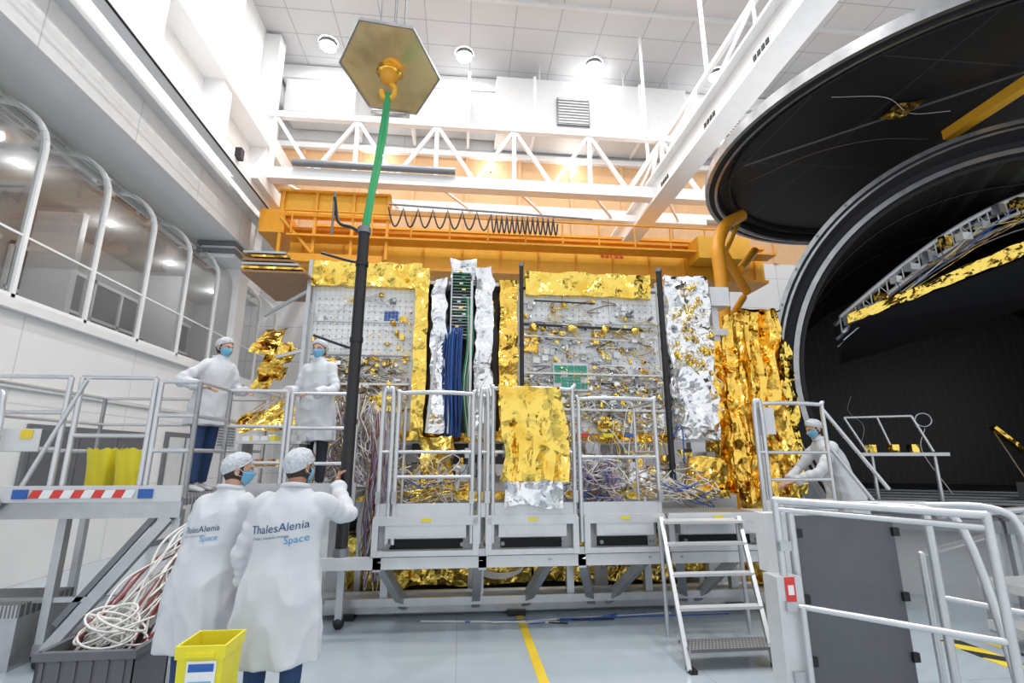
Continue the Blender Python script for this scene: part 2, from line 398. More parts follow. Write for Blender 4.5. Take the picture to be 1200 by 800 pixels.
# ---------------------------------------------------------------- vacuum chamber
ax = V((.5, .866, 0)); hh = V((.866, -.5, 0)); C0 = V((8.20, 5.62, 2.89)); C1 = V((8.06, 5.85, 0))
def CH(t, s_, z): p = C1+ax*t+hh*s_; return (p.x, p.y, z)
def CN(t, s_, z): p = C0+ax*t+hh*s_; return (p.x, p.y, z)
b = B('vacuum_chamber')
b.lathe(C0, ax, [(7.2, 3.62, white), (.25, 3.62, steel), (.25, 3.70, flange), (0, 3.70, flange), (0, 3.63, flange), (.03, 3.62, dark), (.03, 3.59, dark), (0, 3.585, flange), (0, 3.55, flange), (.3, 3.50, dark), (.3, 3.38, dark), (.27, 3.38, flange), (.27, 3.30, flange), (.36, 3.28, dark), (.36, 3.22, dark), (7.1, 3.22, chamb), (7.2, 0.001, chamb)], 110)
b.add([CN(.2, -2.7, 1.05), CN(.2, 2.7, 1.05), CN(7, 2.7, 1.05), CN(7, -2.7, 1.05)], [(0,1,2,3)], mat('chamber_floor', (.04,.042,.045), .5))
for t in (.3, .9, 1.6, 2.4, 3.3): b.beam(CN(t, -2.6, 1.07), CN(t, 2.6, 1.07), .05, .03, steel)
for k in range(36):
    a = 2*pi*k/36; b.cyl(CN(-.03, 3.665*cos(a), 2.89+3.665*sin(a)), CN(.02, 3.665*cos(a), 2.89+3.665*sin(a)), .02, steel, 6)
for t in (1.2, 3.1, 4.6):
    b.tube([CN(t, 3.2*cos(a), 2.89+3.2*sin(a)) for a in [radians(-30+240*k/40) for k in range(41)]], .014, dark, 6)
b.done()
b = B('chamber_entry_deck')
for s0, s1 in ((-3.0, -1.6), (-1.56, -.2), (-.16, 1.2), (1.24, 2.6)):
    P4 = [CN(-1.0, s0, 1.0), CN(-1.0, s1, 1.0), CN(-.02, s1, 1.0), CN(-.02, s0, 1.0)]
    Q4 = [(p[0], p[1], .94) for p in P4]
    b.add(P4+Q4, [(0,1,2,3), (7,6,5,4), (0,4,5,1), (1,5,6,2), (2,6,7,3), (3,7,4,0)], greyp)
    b.beam(CN(-1.02, s0, .90), CN(-1.02, s1, .90), .05, .14, steel)
    b.add([CN(-.6, s0, 0), CN(-.6, s1, 0), CN(-.6, s1, .94), CN(-.6, s0, .94)], [(0,1,2,3)], offw)
    for s_ in (s0+.05, s1-.05): b.beam(CN(-.95, s_, 0), CN(-.95, s_, .94), .06, .06, alu)
b.done()
b = B('suspended_payload')
def arcp(u, z_off=0, t=1.4):
    s_ = -2.2+3.6*u; z = 4.15+1.9*sin(min(1, u*1.0)*pi*.5)+z_off
    return CH(t, s_, z)
for t in (1.2, 1.8):
    p = [arcp(k/14, 0, t) for k in range(15)]; b.tube(p, .04, aluw, 8)
    p = [arcp(k/14, -.28, t) for k in range(15)]; b.tube(p, .035, aluw, 8)
    p = [arcp(k/14, -.42, t) for k in range(15)]; b.tube(p, .015, alu, 6)
for k in range(29):
    b.cyl(arcp(k/28, 0, 1.2), arcp(k/28, -.28, 1.2), .014, aluw, 6); b.cyl(arcp(k/28, 0, 1.2), arcp(k/28, 0, 1.8), .014, aluw, 6)
    if k < 28 and k % 2: b.cyl(arcp(k/28, 0, 1.2), arcp((k+1)/28, -.28, 1.2), .01, alu, 6)
    if k % 2: b.box(arcp(k/28, R(-.25, -.05), 1.15), (R(.1,.2), .14, R(.1,.2)), [aluw, alu, gold, white][(k//2) % 4])
for k in range(10): b.tube(cat([arcp(R(.2,.9), -.2, 1.1), arcp(R(.2,.9), -.5, 1.0), arcp(R(.2,.9), -.3, 1.15)], 5), .008, random.choice([blue, wcab, gold, bcab]), 5)
b.foil(CH(.9, -2.15, 3.95), CH(.9, 1.6, 5.25), CH(.9, 1.6, 5.5), CH(.9, -2.15, 4.1), .04, gold, .06)
b.foil(CH(.9, -2.1, 4.1), CH(.9, 1.6, 5.5), CH(1.6, 1.6, 5.6), CH(1.6, -2.1, 4.2), .06, gold, .06)
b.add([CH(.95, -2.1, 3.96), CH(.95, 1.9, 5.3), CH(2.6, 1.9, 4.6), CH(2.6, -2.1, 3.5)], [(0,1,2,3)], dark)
b.done()
b = B('chamber_trolley_rail')
P = lambda s_, z, t=.7: CH(t, s_-.15, z+.08)
for s0, s1 in ((-2.3, -1.2),):
    b.cyl(P(s0, 2.25), P(s1-.2, 2.25), .022, tube_m); b.cyl(P(s1-.2, 2.25), P(s1, 1.7), .022, tube_m); b.cyl(P(s0, 2.25), P(s0+.25, 1.68), .022, tube_m); b.cyl(P(s0+.45, 2.25), P(s0+.6, 1.68), .018, tube_m)
    b.beam(P(s0+.1, 1.66), P(s1+.15, 1.66), .3, .05, alu)
    for s_ in (s0+.3, s1): b.cyl(P(s_, 1.65), P(s_, .97), .03, tube_m)
for s_ in (-2.0, -1.7, -1.45): b.box(P(s_, 1.75), (.12, .1, .12), gold)
b.done()
b = B('instrument_stand')
b.cyl(CH(1.2, .1, 1.05), CH(1.2, .1, 1.5), .03, steel); b.beam(CH(1.1, -.45, 2.15), CH(1.2, .25, 1.35), .14, .05, goldd); b.box(CH(1.2, .15, 1.4), (.35, .2, .14), goldd)
b.box(CH(1.2, -.1, 1.2), (.3, .2, .25), steel); b.cyl(CH(1.15, .05, 1.5), CH(1.1, .25, 2.2), .012, alu); b.cyl(CH(1.15, -.45, 2.15), CH(1.1, -.1, 1.1), .01, bcab); b.done()
b = B('wall_sensor_lamp')
b.tube([CH(2.2, -1.0+.12*cos(a), 2.35+.12*sin(a)) for a in [2*pi*k/16 for k in range(17)]], .015, alu, 6); b.tube(cat([CH(2.2,-1.0,2.2), CH(2.0,-1.15,1.8), CH(1.8,-.9,1.1)]), .008, wcab, 5)
b.tube(cat([CH(3,-1.9,2.9), CH(2.9,-2.0,2.6), CH(2.8,-1.8,2.3), CH(2.8,-1.9,1.9)]), .006, alu, 5); b.done()

b = B('vacuum_chamber_door')
DC = V((8.2, 7.05, 6.9))
b.lathe(DC, (0,0,1), [(0, 3.52, flange), (-.04, 3.54, flange), (-.04, 3.59, flange), (0, 3.60, dark), (0, 3.68, dark), (-.02, 3.69, flange), (-.02, 3.76, flange), (.16, 3.76, flange), (.22, 3.6, aluw), (.55, 2.6, aluw), (.7, 0.001, aluw)], 110)
b.lathe(DC, (0,0,1), [(0, 3.52, dark), (.16, 3.49, dark), (.2, 0.001, chamb_d)], 110)
b.tube([(DC.x+3.3*cos(a), DC.y+3.3*sin(a), 7.0) for a in [2*pi*k/60 for k in range(61)]], .03, dark, 6)
b.beam((7.8, 3.9, 6.82), (7.8, 6.4, 6.82), .16, .16, orange2)
b.foil((6.6, 6.0, 7.02), (6.95, 5.9, 7.02), (6.95, 6.3, 7.0), (6.6, 6.35, 7.02), .03, goldd, .06)
b.tube(cat([(5.5, 6.0, 7.04), (6.3, 5.9, 7.02), (7, 6.2, 7.03), (7.6, 6.1, 7.04)]), .004, wcab, 5)
b.tube(cat([(5.6, 8.4, 7.05), (6.2, 7.4, 7.04), (7.0, 6.9, 7.04), (7.9, 6.8, 7.05)]), .004, bcab, 5)
b.beam((5.2, 7.9, 7.06), (9.0, 4.2, 7.06), .03, .02, steel)
b.done()
b = B('door_lifting_arm')
b.tube(cat([(6.0, 9.4, 6.85), (5.5, 9.2, 6.5), (5.15, 9.0, 5.9), (5.15, 9.0, 5.1), (5.1, 9.0, 3.0), (5.1, 9.0, 0.0)]), .13, orange, 14)
b.cyl((5.2, 9.0, 5.9), (6.0, 9.5, 5.1), .09, orange, 12); b.cyl((5.7, 9.2, 5.5), (6.6, 10.0, 6.3), .09, orange, 12); b.cyl((5.4, 9.1, 5.9), (6.2, 9.9, 6.9), .05, orange2, 10)
b.cyl((5.2, 9.0, 4.3), (5.9, 9.5, 5.0), .07, orange, 12)
b.done()

# ---------------------------------------------------------------- satellite
sat = empty('satellite', (0,0,0))
b = B('body_panels')
FY = 6.9
b.bb(-2.1, -.68, FY, FY+.06, 1.98, 4.15, panelm)
b.bb(.78, 2.92, FY, FY+.06, 1.98, 4.10, panelm)
b.bb(-2.1, 2.92, FY+1.6, FY+1.66, 1.6, 4.3, panelm)
b.bb(-2.14, -2.1, FY, FY+1.6, 1.98, 4.15, panelm); b.bb(2.92, 2.96, FY, FY+1.6, 1.98, 4.1, panelm)
b.bb(-.68, .78, FY+.25, FY+.3, 1.6, 4.3, greyp)
b.bb(-2.1, 2.92, FY, FY+1.6, 1.88, 1.96, alu)
b.bb(-2.1, 2.92, FY+.02, FY+1.6, 4.15, 4.2, alu)
for x in (-2.1, -.7, .78, 2.9): b.bb(x-.02, x+.02, FY-.03, FY, 1.98, 4.15, aluw)
for z in (2.0, 3.02, 3.55): b.bb(-2.1, -.7, FY-.025, FY, z-.012, z+.012, aluw)
for z in (2.0, 2.5, 2.78, 3.62): b.bb(.8, 2.9, FY-.03, FY, z-.012, z+.012, aluw)
for x in (1.45, 2.15): b.bb(x-.012, x+.012, FY-.03, FY, 2.0, 4.1, aluw)
b.done(sat)
b = B('thermal_blankets')
b.foilbox(-2.15, -.62, FY-.10, FY+.3, 4.04, 4.40, .04, gold)
b.foilbox(.88, 2.78, FY-.10, FY+.3, 4.0, 4.36, .04, gold)
b.foilbox(-.68, -.5, FY-.2, FY+.2, 1.9, 4.3, .03, gold)
b.foilbox(.5, .76, FY-.15, FY+.2, 1.9, 4.2, .035, goldd)
b.foilbox(-.44, -.24, FY-.25, FY+.1, 2.0, 4.15, .07, silver)
b.foilbox(-.2, .15, FY-.1, FY+.1, 4.2, 4.5, .07, silver)
b.foilbox(.16, .40, FY-.2, FY+.1, 1.95, 4.35, .07, silver)
b.foilbox(2.98, 3.62, FY-.15, FY+.9, 1.95, 4.35, .08, silver, .07, 3.5)
b.foilbox(3.0, 3.4, FY-.35, FY-.1, 2.1, 2.9, .09, silver)
b.foilbox(3.62, 3.9, FY+.1, FY+.5, 2.6, 3.4, .06, goldd)
b.foil((-2.1, FY-.1, 1.9), (2.9, FY-.1, 1.9), (2.9, FY-.15, 2.02), (-2.1, FY-.15, 2.02), .05, goldd)
for (x0, x1, z0, z1, m) in ((-1.9, -1.6, 2.1, 2.4, silver), (-1.2, -.9, 2.3, 2.5, gold), (.85, 1.05, 3.15, 3.4, goldd), (2.5, 2.85, 2.1, 2.3, silver), (1.9, 2.2, 2.05, 2.2, gold), (1.2, 1.4, 2.1, 2.3, silver)):
    b.foilbox(x0, x1, FY-.08, FY, z0, z1, .035, m, .035, 9)
b.done(sat)
b = B('folded_side_panels')
for k in range(6):
    b.box((-2.55-.03*k, FY+.3, 4.12+k*.055), (.85-.06*k, 1.3, .03), [brown, goldd, alu][k % 3])
for k in range(9):
    x, z = -2.55+R(-.12,.14), 2.65+.08*k
    b.foil((x-.16, FY-.1+R(-.1,.1), z-.08), (x+.14, FY-.1+R(-.1,.1), z+R(-.15,.05)), (x+.16, FY+R(-.1,.1), z+.18), (x-.12, FY+R(-.1,.1), z+R(.08,.25)), .05, [gold, goldd][k % 2], .06, 6)
for k in range(6):
    x = -2.75+.1*k; b.foil((x-.15, FY-.25, 2.0+R(0,.1)), (x+.15, FY-.2, 2.05), (x+.2, FY, 2.3+R(0,.2)), (x-.1, FY-.05, 2.25), .05, [gold, goldd][k % 2], .06, 6)
for k in range(10): b.beam((-2.95+.08*k, FY-.15, 2.10), (-2.45+.06*k, FY+.2, 2.6), .035, .01, [gold, goldd, silver][k % 3])
b.beam((-2.15, FY-.1, 2.0), (-2.15, FY-.1, 4.4), .05, .05, alu); b.beam((-2.15, FY-.1, 3.95), (-2.75, FY, 3.6), .04, .04, alu); b.beam((-2.5, FY-.1, 3.0), (-2.15, FY-.1, 3.1), .04, .04, alu)
b.done(sat)
b = B('equipment')
def scatter(x0, x1, z0, z1, n, wires=None):
    for _ in range(n):
        x = R(x0, x1); z = R(z0, z1); k = random.random()
        m = random.choice([gold, gold, silver, aluw, aluw, white, white, white, goldd, steel, alu])
        if k < .38:
            w, h, d = R(.02, .10), R(.02, .08), R(.03, .09); b.box((x, FY-d/2, z), (w, d, h), m)
            if k < .12: b.box((x+w*.3, FY-d, z), (w*.4, .03, h*.5), random.choice([black, gold, aluw]))
        elif k < .55:
            b.cyl((x, FY, z), (x+R(-.03,.03), FY-R(.06, .16), z+R(-.03,.03)), R(.010, .028), m, 8, R(.01,.03))
        elif k < .70:
            b.ball((x, FY-.04, z), (R(.02,.05), .04, R(.02,.05)), random.choice([gold, silver, goldd]), 8, .8)
        else:
            r = R(.03, .10); a0 = R(0, 6)
            b.tube([(x+r*cos(a0+a*.5), FY-.05-.01*a, z+r*.7*sin(a0+a*.5)) for a in range(8)], .005, random.choice([gold, wcab, alu]), 5)
    for _ in range(wires or n//4):
        x = R(x0, x1-.2); z = R(z0+.1, z1-.1); p = [(x, FY-.03, z)]
        for _ in range(5):
            p.append((min(x1, max(x0, p[-1][0]+R(-.25,.35))), FY-R(.02,.09), min(z1, max(z0, p[-1][2]+R(-.15,.15)))))
        b.tube(cat(p, 4), R(.004,.008), random.choice([wcab, wcab, wcab, wcab, black, gold, bcab, alu]), 5)
scatter(-2.05, -.75, 2.05, 3.05, 300, 80); scatter(-2.05, -.75, 3.1, 3.95, 30, 8)
scatter(.85, 2.85, 2.05, 2.95, 350, 100); scatter(.85, 2.85, 3.0, 3.6, 130, 30); scatter(.85, 2.85, 3.6, 3.95, 30, 8)
for _ in range(70):
    x, z = R(3.0, 3.6), R(2.1, 4.2); b.tube(cat([(x, FY-.2, z), (x+R(-.1,.1), FY-.26, z+R(-.1,.1)), (x+R(-.15,.15), FY-.2, z+R(-.2,.2))], 4), .006, random.choice([gold, wcab, silver]), 5)
    if random.random() < .6: b.ball((x, FY-.2, z), (.03,.03,.04), gold, 6, .8)
for i in range(16):
    for j in range(9): b.box((-2.02+i*.085, FY-.008, 3.15+j*.09), (.012, .016, .012), steel)
for i in range(22):
    for j in range(20): b.box((.86+i*.092, FY-.008, 2.1+j*.095), (.012, .016, .012), steel)
b.beam((.82, FY-.1, 3.55), (2.6, FY-.1, 3.50), .02, .035, black); b.beam((.82, FY-.1, 3.38), (2.4, FY-.1, 3.34), .015, .02, alu)
b.beam((1.0, FY-.12, 3.9), (1.9, FY-.12, 3.88), .02, .02, black)
b.beam((.8, FY-.1, 2.85), (2.85, FY-.1, 2.83), .02, .025, wcab); b.beam((.8, FY-.1, 2.35), (2.85, FY-.1, 2.33), .03, .03, wcab)
b.beam((-2.05, FY-.1, 3.05), (-.72, FY-.1, 3.04), .02, .02, steel); b.beam((-2.05, FY-.1, 2.65), (-.72, FY-.1, 2.66), .03, .03, wcab)
for x in (1.0, 1.55, 2.05, 2.5): b.ball((x, FY-.1, 3.5), (.07, .05, .06), gold, 10, .6)
for i in range(5):
    for j in range(4):
        if (i*3+j*2) % 7: b.box((1.33+i*.095, FY-.09, 2.72+j*.085-.05), (.085, .012, .075), greenp)
b.bb(1.27, 1.77, FY-.085, FY-.03, 2.6, 3.0, aluw)
for i in range(4):
    for j in range(3): b.box((-1.1+i*.05, FY-.012, 3.58+j*.055), (.04, .012, .045), blue)
for k in range(22):
    z = 3.3+k*.045
    b.box((-.04+R(-.01,.01), FY-.1, z), (.26, .22, .02), random.choice([pcb, aluw, steel, pcb, greyp]))
    if k % 2: b.box((-.06+R(-.06,.06), FY-.22, z+.02), (.05, .03, .025), random.choice([aluw, greenp, black, gold]))
b.bb(-.19, -.17, FY-.25, FY, 2.0, 4.3, alu); b.bb(.1, .12, FY-.25, FY, 2.0, 4.3, alu)
b.done(sat)
b = B('harness')
for k in range(30):
    x = -.24+.24*(k/30)+R(-.01, .01); y = FY-.2-R(0, .1)
    b.tube(cat([(x*.6, FY-.1, 3.5), (x, y, 3.3+R(0,.08)), (x-.02+R(-.01,.01), y, 2.8), (x+R(-.02,.02), y, 2.3), (x+R(-.03,.03), y+.05, 1.95)], 4), .009, blueh if k % 7 else blue, 6)
for k in range(5):
    x = .03+.02*k; b.tube(cat([(x, FY-.2, 3.9), (x+.02, FY-.28, 3.2), (x-.03, FY-.26, 2.6), (x+.04, FY-.2, 1.95)], 4), .007, [green, wcab][k % 2], 5)
for k in range(90):
    x = random.choice([R(-2.1, -.7), R(.8, 2.9)]); z = R(1.9, 2.5)
    b.tube(cat([(x, FY-.08, z), (x+R(-.15,.15), FY-.2, z-.1), (x+R(-.25,.25), FY-.25-R(0,.15), R(1.5, 1.9)), (x+R(-.3,.3), FY-.3, R(1.25, 1.5))], 4), R(.004, .008), random.choice([wcab, wcab, bcab, alu, gold, vcab]), 5)
b.beam((.1, FY-.3, 4.1), (.1, FY-.3, 2.0), .03, .03, aluw); b.cyl((.22, FY-.35, 3.1), (.1, FY-.4, 1.95), .012, aluw); b.cyl((-.35, FY-.3, 3.3), (-.45, FY-.35, 2.0), .02, aluw)
b.done(sat)
b = B('star_tracker_box'); b.bb(3.75, 4.05, 6.9, 7.2, 3.95, 4.25, aluw); b.bb(3.8, 3.9, 7.0, 7.1, 3.4, 3.95, aluw); b.bb(3.6, 4.0, 6.95, 7.2, 3.5, 3.6, aluw); b.done(sat)

b = B('spacecraft_trolley')
b.bb(-1.9, 3.6, 6.5, 8.4, 1.1, 1.2, aluw); b.bb(-1.9, 3.6, 6.45, 6.5, 1.0, 1.22, alu)
for x in (-1.5, .2, 1.8, 3.3):
    b.bb(x-.08, x+.08, 6.6, 6.76, 0.1, 1.1, aluw); b.bb(x-.08, x+.08, 8.1, 8.26, 0.1, 1.1, aluw); b.bb(x-.1, x+.1, 6.8, 6.95, 1.2, 1.9, alu)
b.bb(-1.5, 3.6, 6.0, 6.14, 0.05, 0.16, alu); b.bb(-1.5, 3.6, 6.2, 6.32, 0.05, .2, aluw); b.bb(-1.5, 3.6, 6.36, 6.5, 0.02, .12, steel); b.bb(-1.5, 3.6, 8.2, 8.3, 0.0, .2, alu)
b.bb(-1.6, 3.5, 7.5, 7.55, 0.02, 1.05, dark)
for x in (-1.2, .65, 3.2): b.bb(x-.1, x+.1, 5.94, 6.3, 0, .06, black)
b.foilbox(-1.7, 3.5, 6.42, 6.5, 1.18, 1.28, .02, gold)
for x0, x1 in ((-1.5, -.6), (-.6, .15), (.15, .9), (.95, 1.75), (1.8, 2.6), (2.65, 3.4)):
    b.foilbox(x0, x1, 6.65+R(-.05,.1), 7.4, .16, .74, .05, gold)
for k in range(130):
    x = R(-1.6, 3.4); z = R(1.25, 1.8); b.box((x, R(6.6, 6.9), z), (R(.03,.18), .12, R(.03, .16)), random.choice([gold, silver, steel, aluw, goldd, aluw, white, black]))
b.foilbox(-.5, -.1, 6.35, 6.6, 1.25, 1.95, .12, gold, .06, 3.5); b.foilbox(3.0, 3.5, 6.5, 6.7, 1.25, 1.7, .10, goldd, .06, 3.5); b.foilbox(2.2, 2.7, 6.55, 6.8, 1.25, 1.55, .1, silver)
for x, c in ((1.95, yellow), (2.25, blue), (1.6, red)): b.box((x, 6.6, 1.98), (.14, .1, .05), c)
for q in range(5): b.tube([(.5+.3*cos(a)+.01*q, 6.5+.02*q, .42+.16*sin(a)+.01*q) for a in [2*pi*k/20 for k in range(21)]], .008, wcab, 5)
b.done()

b = B('draped_thermal_blanket')
def drape(cx, cy, rx, ry, z0, z1, m, ph):
    def fn(u, v):
        a = 2*pi*u; z = z0+(z1-z0)*v
        k = 1+.24*sin(5*a+ph+.8*sin(z*1.5))+.14*sin(11*a-ph*2+z*.8)+.16*(1-v)
        p = V((cx+rx*k*cos(a), cy+ry*k*sin(a), z))
        q = V((p.x*4, p.y*4, p.z*2))
        return p+noise.noise_vector(q)*.07+noise.noise_vector(p*9)*.014
    b.sheet(fn, 64, 44, m)
    b.foil((cx-rx, cy-ry, z1), (cx+rx, cy-ry, z1), (cx+rx, cy+ry, z1), (cx-rx, cy+ry, z1), .05, m)
drape(4.40, 6.95, .33, .25, .0, 3.85, goldd, 0.5); drape(4.0, 7.3, .20, .25, 1.2, 3.5, goldd, 2)
b.foil((4.5, 6.62, 1.2), (4.75, 6.65, 1.2), (4.8, 6.7, 3.3), (4.6, 6.62, 3.4), .06, gold)
b.done()

def mast(name, x, y, z0, z1, r, m=black):
    b = B(name); b.cyl((x, y, z0), (x, y, z1), r, m, 16)
    b.cyl((x, y, z0), (x, y, z0+.06), r*1.25, steel, 16); b.cyl((x, y, z1-.05), (x, y, z1), r*1.2, steel, 16)
    for k in range(4):
        z = z0+(z1-z0)*(k+.5)/4; b.cyl((x, y, z-.02), (x, y, z+.02), r*1.15, black, 16)
    return b
b = mast('mast', .8, 6.62, 1.2, 4.4, .03); b.done()
b = mast('mast', 2.78, 6.5, 1.2, 4.35, .04)
b.tube(cat([(2.78, 6.5, 1.9), (2.9, 6.4, 2.1), (2.95, 6.5, 1.6)]), .01, blue, 5); b.done()
PX, PY = -.87, 4.05
b = mast('hoisted_pole', PX, PY, .98, 3.62, .047)
for z in (2.55, 3.3): b.tube(cat([(PX, PY, z), (PX-.15, PY+.1, z+.06), (PX-.4, PY+.2, z+.16)]), .012, black, 6)
b.tube(cat([(PX, PY, 3.55), (PX-.1, PY, 3.62), (PX-.25, PY+.1, 3.72), (PX-.3, PY+.1, 3.95)]), .016, black, 6)
b.cyl((PX-.3, PY+.1, 3.6), (PX-.3, PY+.1, 4.0), .012, steel, 6)
b.done()
hz = empty('lifting_hook_with_plate')
b = B('hex_plate')
HC = V((-.80, 4.35, 5.50)); rotx = Matrix.Rotation(radians(-20), 3, 'X') @ Matrix.Rotation(radians(6), 3, 'Y')
top = []; bot = []
for k in range(6):
    a = pi/3*k+radians(2); p = V((.50*cos(a), .50*sin(a), 0)); bot.append(HC+rotx@p); top.append(HC+rotx@(p+V((0,0,.035))))
brass = mat('scuffed_gold_plate', (.90, .66, .32), .22, .95, bump=.15, bscale=4, dark=(.60, .43, .20), vscale=2.5)
b.add(bot+top, [(5,4,3,2,1,0), (6,7,8,9,10,11)]+[(k, (k+1)%6, 6+(k+1)%6, 6+k) for k in range(6)], brass)
for k in range(6): b.beam(bot[k], bot[(k+1)%6], .015, .03, flange)
b.ball(HC+V((0,-.02,-.10)), (.09,.09,.09), orange, 14); b.cyl(HC+V((0,0,.0)), HC+V((0,0,.25)), .07, orange2, 12)
b.ball(HC+rotx@V((0,.02,-.03)), (.13,.10,.04), goldd, 14, .4)
b.tube(cat([HC+V((0,-.02,-.15)), HC+V((.06,0,-.22)), HC+V((.04,0,-.32)), HC+V((-.04,0,-.33)), HC+V((-.07,0,-.25))]), .028, orange2, 10)
b.done(hz)
b = B('hoist_ropes')
for dx, dy in ((-.12, 0), (.0, .1), (.12, 0), (.05, -.08)): b.cyl(HC+V((dx, dy, .05)), (HC.x+dx, HC.y+dy, 15.9), .009, steel, 6)
b.done(hz)
b = B('green_sling')
s0 = HC+V((0,0,-.3)); s1 = V((PX, PY, 3.55))
for off in (-.012, .014):
    b.tube(cat([s0+V((off*.3,0,.02)), s0*.75+s1*.25+V((off*1.2+.01,0,0)), s0*.5+s1*.5+V((off+.005, .02, 0)), s0*.2+s1*.8+V((off*.8,0,0)), s1+V((off*.8,0,0))]), .024, green, 8)
b.done(hz)

# ---------------------------------------------------------------- access platforms (front)
plat = empty('access_platform_centre')
b = B('decks')
Yf = 5.35
def module(x0, x1, z=1.10):
    b.bb(x0, x1, Yf, 6.05, z-.05, z, tread)
    b.bb(x0, x1, Yf-.03, Yf, z-.07, z+.02, aluw); b.bb(x0, x1, Yf-.02, Yf+.02, z-.36, z-.31, aluw)
    for x in (x0+.02, x1-.02): b.bb(x-.03, x+.03, Yf-.03, Yf+.03, z-.36, z, aluw)
    b.bb(x0+.12, x1-.12, Yf-.025, Yf+.3, z-.19, z-.07, aluw); b.bb(x0+.2, x1-.2, Yf-.03, Yf-.02, z-.17, z-.10, offw)
    b.bb(x0+.04, x1-.04, Yf+.12, Yf+.14, z-.34, z-.05, offw); b.bb(x0+.15, x1-.15, Yf+.1, Yf+.115, z-.31, z-.22, dark)
    b.box(((x0+x1)/2, Yf-.034, z-.02), (.1, .005, .03), yellow)
    for x in (x0+.16, x1-.16): b.cyl((x, Yf-.03, z-.25), (x, Yf-.05, z-.25), .02, steel, 8)
module(-.85, .19); module(.28, 1.22); module(1.3, 2.15); module(2.2, 3.3)
for x in (-.8, .24, 1.26, 2.17, 3.2):
    b.bb(x-.04, x+.04, Yf+.0, Yf+.08, .60, .8, alu); b.bb(x-.04, x+.04, 5.95, 6.03, 0.16, 1.05, alu)
for x, dx in ((-.8, .22), (.2, .0), (.95, -.2), (1.26, .25), (2.0, -.3), (2.3, .3), (3.0, -.25)):
    b.beam((x, Yf+.03, .72), (x+dx, 6.02, .12), .09, .09, alu)
b.bb(-1.4, 3.4, Yf, Yf+.08, .62, .73, aluw); b.bb(-1.4, 3.4, 5.9, 5.97, .14, .22, alu)
b.done(plat)
b = B('guard_rails')
def railframe(x0, x1, z0=1.1, z1=2.38, y=None, mids=(1.75,), n=2):
    y = Yf if y is None else y
    b.tube(cat([(x0, y, z0-.25), (x0, y, z1-.1), (x0+.05, y, z1), (x1-.05, y, z1), (x1, y, z1-.1), (x1, y, z0-.25)], 6), .024, tube_m, 8)
    for z in mids: b.cyl((x0, y, z), (x1, y, z), .018, tube_m, 8)
    b.bb(x0, x1, y-.01, y+.01, z0, z0+.14, aluw)
railframe(-.82, -.72); railframe(-.66, .12, z1=2.36, mids=(1.75, 1.5)); railframe(.2, .28); railframe(.34, 1.2, z1=2.42); railframe(1.27, 2.12, z1=2.32, mids=(1.7,))
railframe(3.3, 3.38, z1=2.3); railframe(3.4, 4.2, z1=2.3, mids=(1.75, 1.45), y=5.45)
for x in (-.82, -.66, .12, .28, 1.2, 2.12):
    b.cyl((x, Yf, 1.75), (x, 6.0, 1.75), .018, tube_m, 8); b.cyl((x, Yf, 2.3), (x, 6.0, 2.3), .018, tube_m, 8); b.box((x, Yf-.03, 1.3), (.05, .05, .12), alu)
    b.cyl((x, 6.0, 1.1), (x, 6.0, 2.3), .018, tube_m, 8)
b.cyl((4.2, 5.45, 2.25), (4.75, 5.3, 1.35), .022, tube_m); b.cyl((4.2, 5.45, 1.85), (4.6, 5.35, 1.2), .022, tube_m)
b.bb(3.32, 4.3, 5.4, 5.9, 1.05, 1.1, aluw)
for x in (3.4, 4.2): b.bb(x-.03, x+.03, 5.45, 5.5, 0, 1.05, alu)
b.bb(3.35, 4.25, 5.42, 5.44, .3, 1.05, offw)
b.bb(3.3, 3.55, 5.38, 5.4, 1.95, 2.25, offw)
b.done(plat)
b = B('gold_blanket')
def bl(u, v):
    x = .42+.68*u+.03*sin(v*5)+(.03*(u-.5)*(1-v))
    if v > .93: y = Yf-.04+.1*(v-.93)/.07; z = 2.45
    else: y = Yf-.08-.03*sin(u*14+v*2)*(1-v*.6); z = 1.46+.99*v/.93
    p = V((x, y, z)); return p+noise.noise_vector(V((p.x*5, p.y*5, p.z*3)))*.035+noise.noise_vector(p*12)*.010
b.sheet(bl, 20, 26, gold)
def bl2(u, v):
    p = V((.46+.6*u, Yf-.05-.02*sin(u*14), 1.2+.3*v+.03*sin(u*6))); return p+noise.noise_vector(p*8)*.02
b.sheet(bl2, 18, 9, silver)
b.done()
b = B('step_ladder')
def lp(x, f): return (x, 4.35+.85*f, 1.08*f)
for x0, x1 in ((1.88, 2.06), (2.62, 2.9)):
    b.beam(lp(x0, 0), lp(x1, 1), .035, .07, alu)
for f in (.14, .36, .58, .80, .98):
    xa = 1.88+(.18)*f; xb = 2.62+.28*f; y = 4.35+.85*f; w_ = .12 if f < .3 or f > .9 else .05
    b.bb(xa, xb, y-w_, y+w_, 1.08*f-.012, 1.08*f+.012, tread if f < .3 else aluw)
for x in (1.9, 2.64): b.bb(x-.03, x+.03, 4.3, 4.4, 0, .03, black)
b.cyl((2.04, 5.15, 0), (2.04, 5.2, 1.08), .02, alu); b.cyl((2.88, 5.15, 0), (2.88, 5.2, 1.08), .02, alu)
b.done()

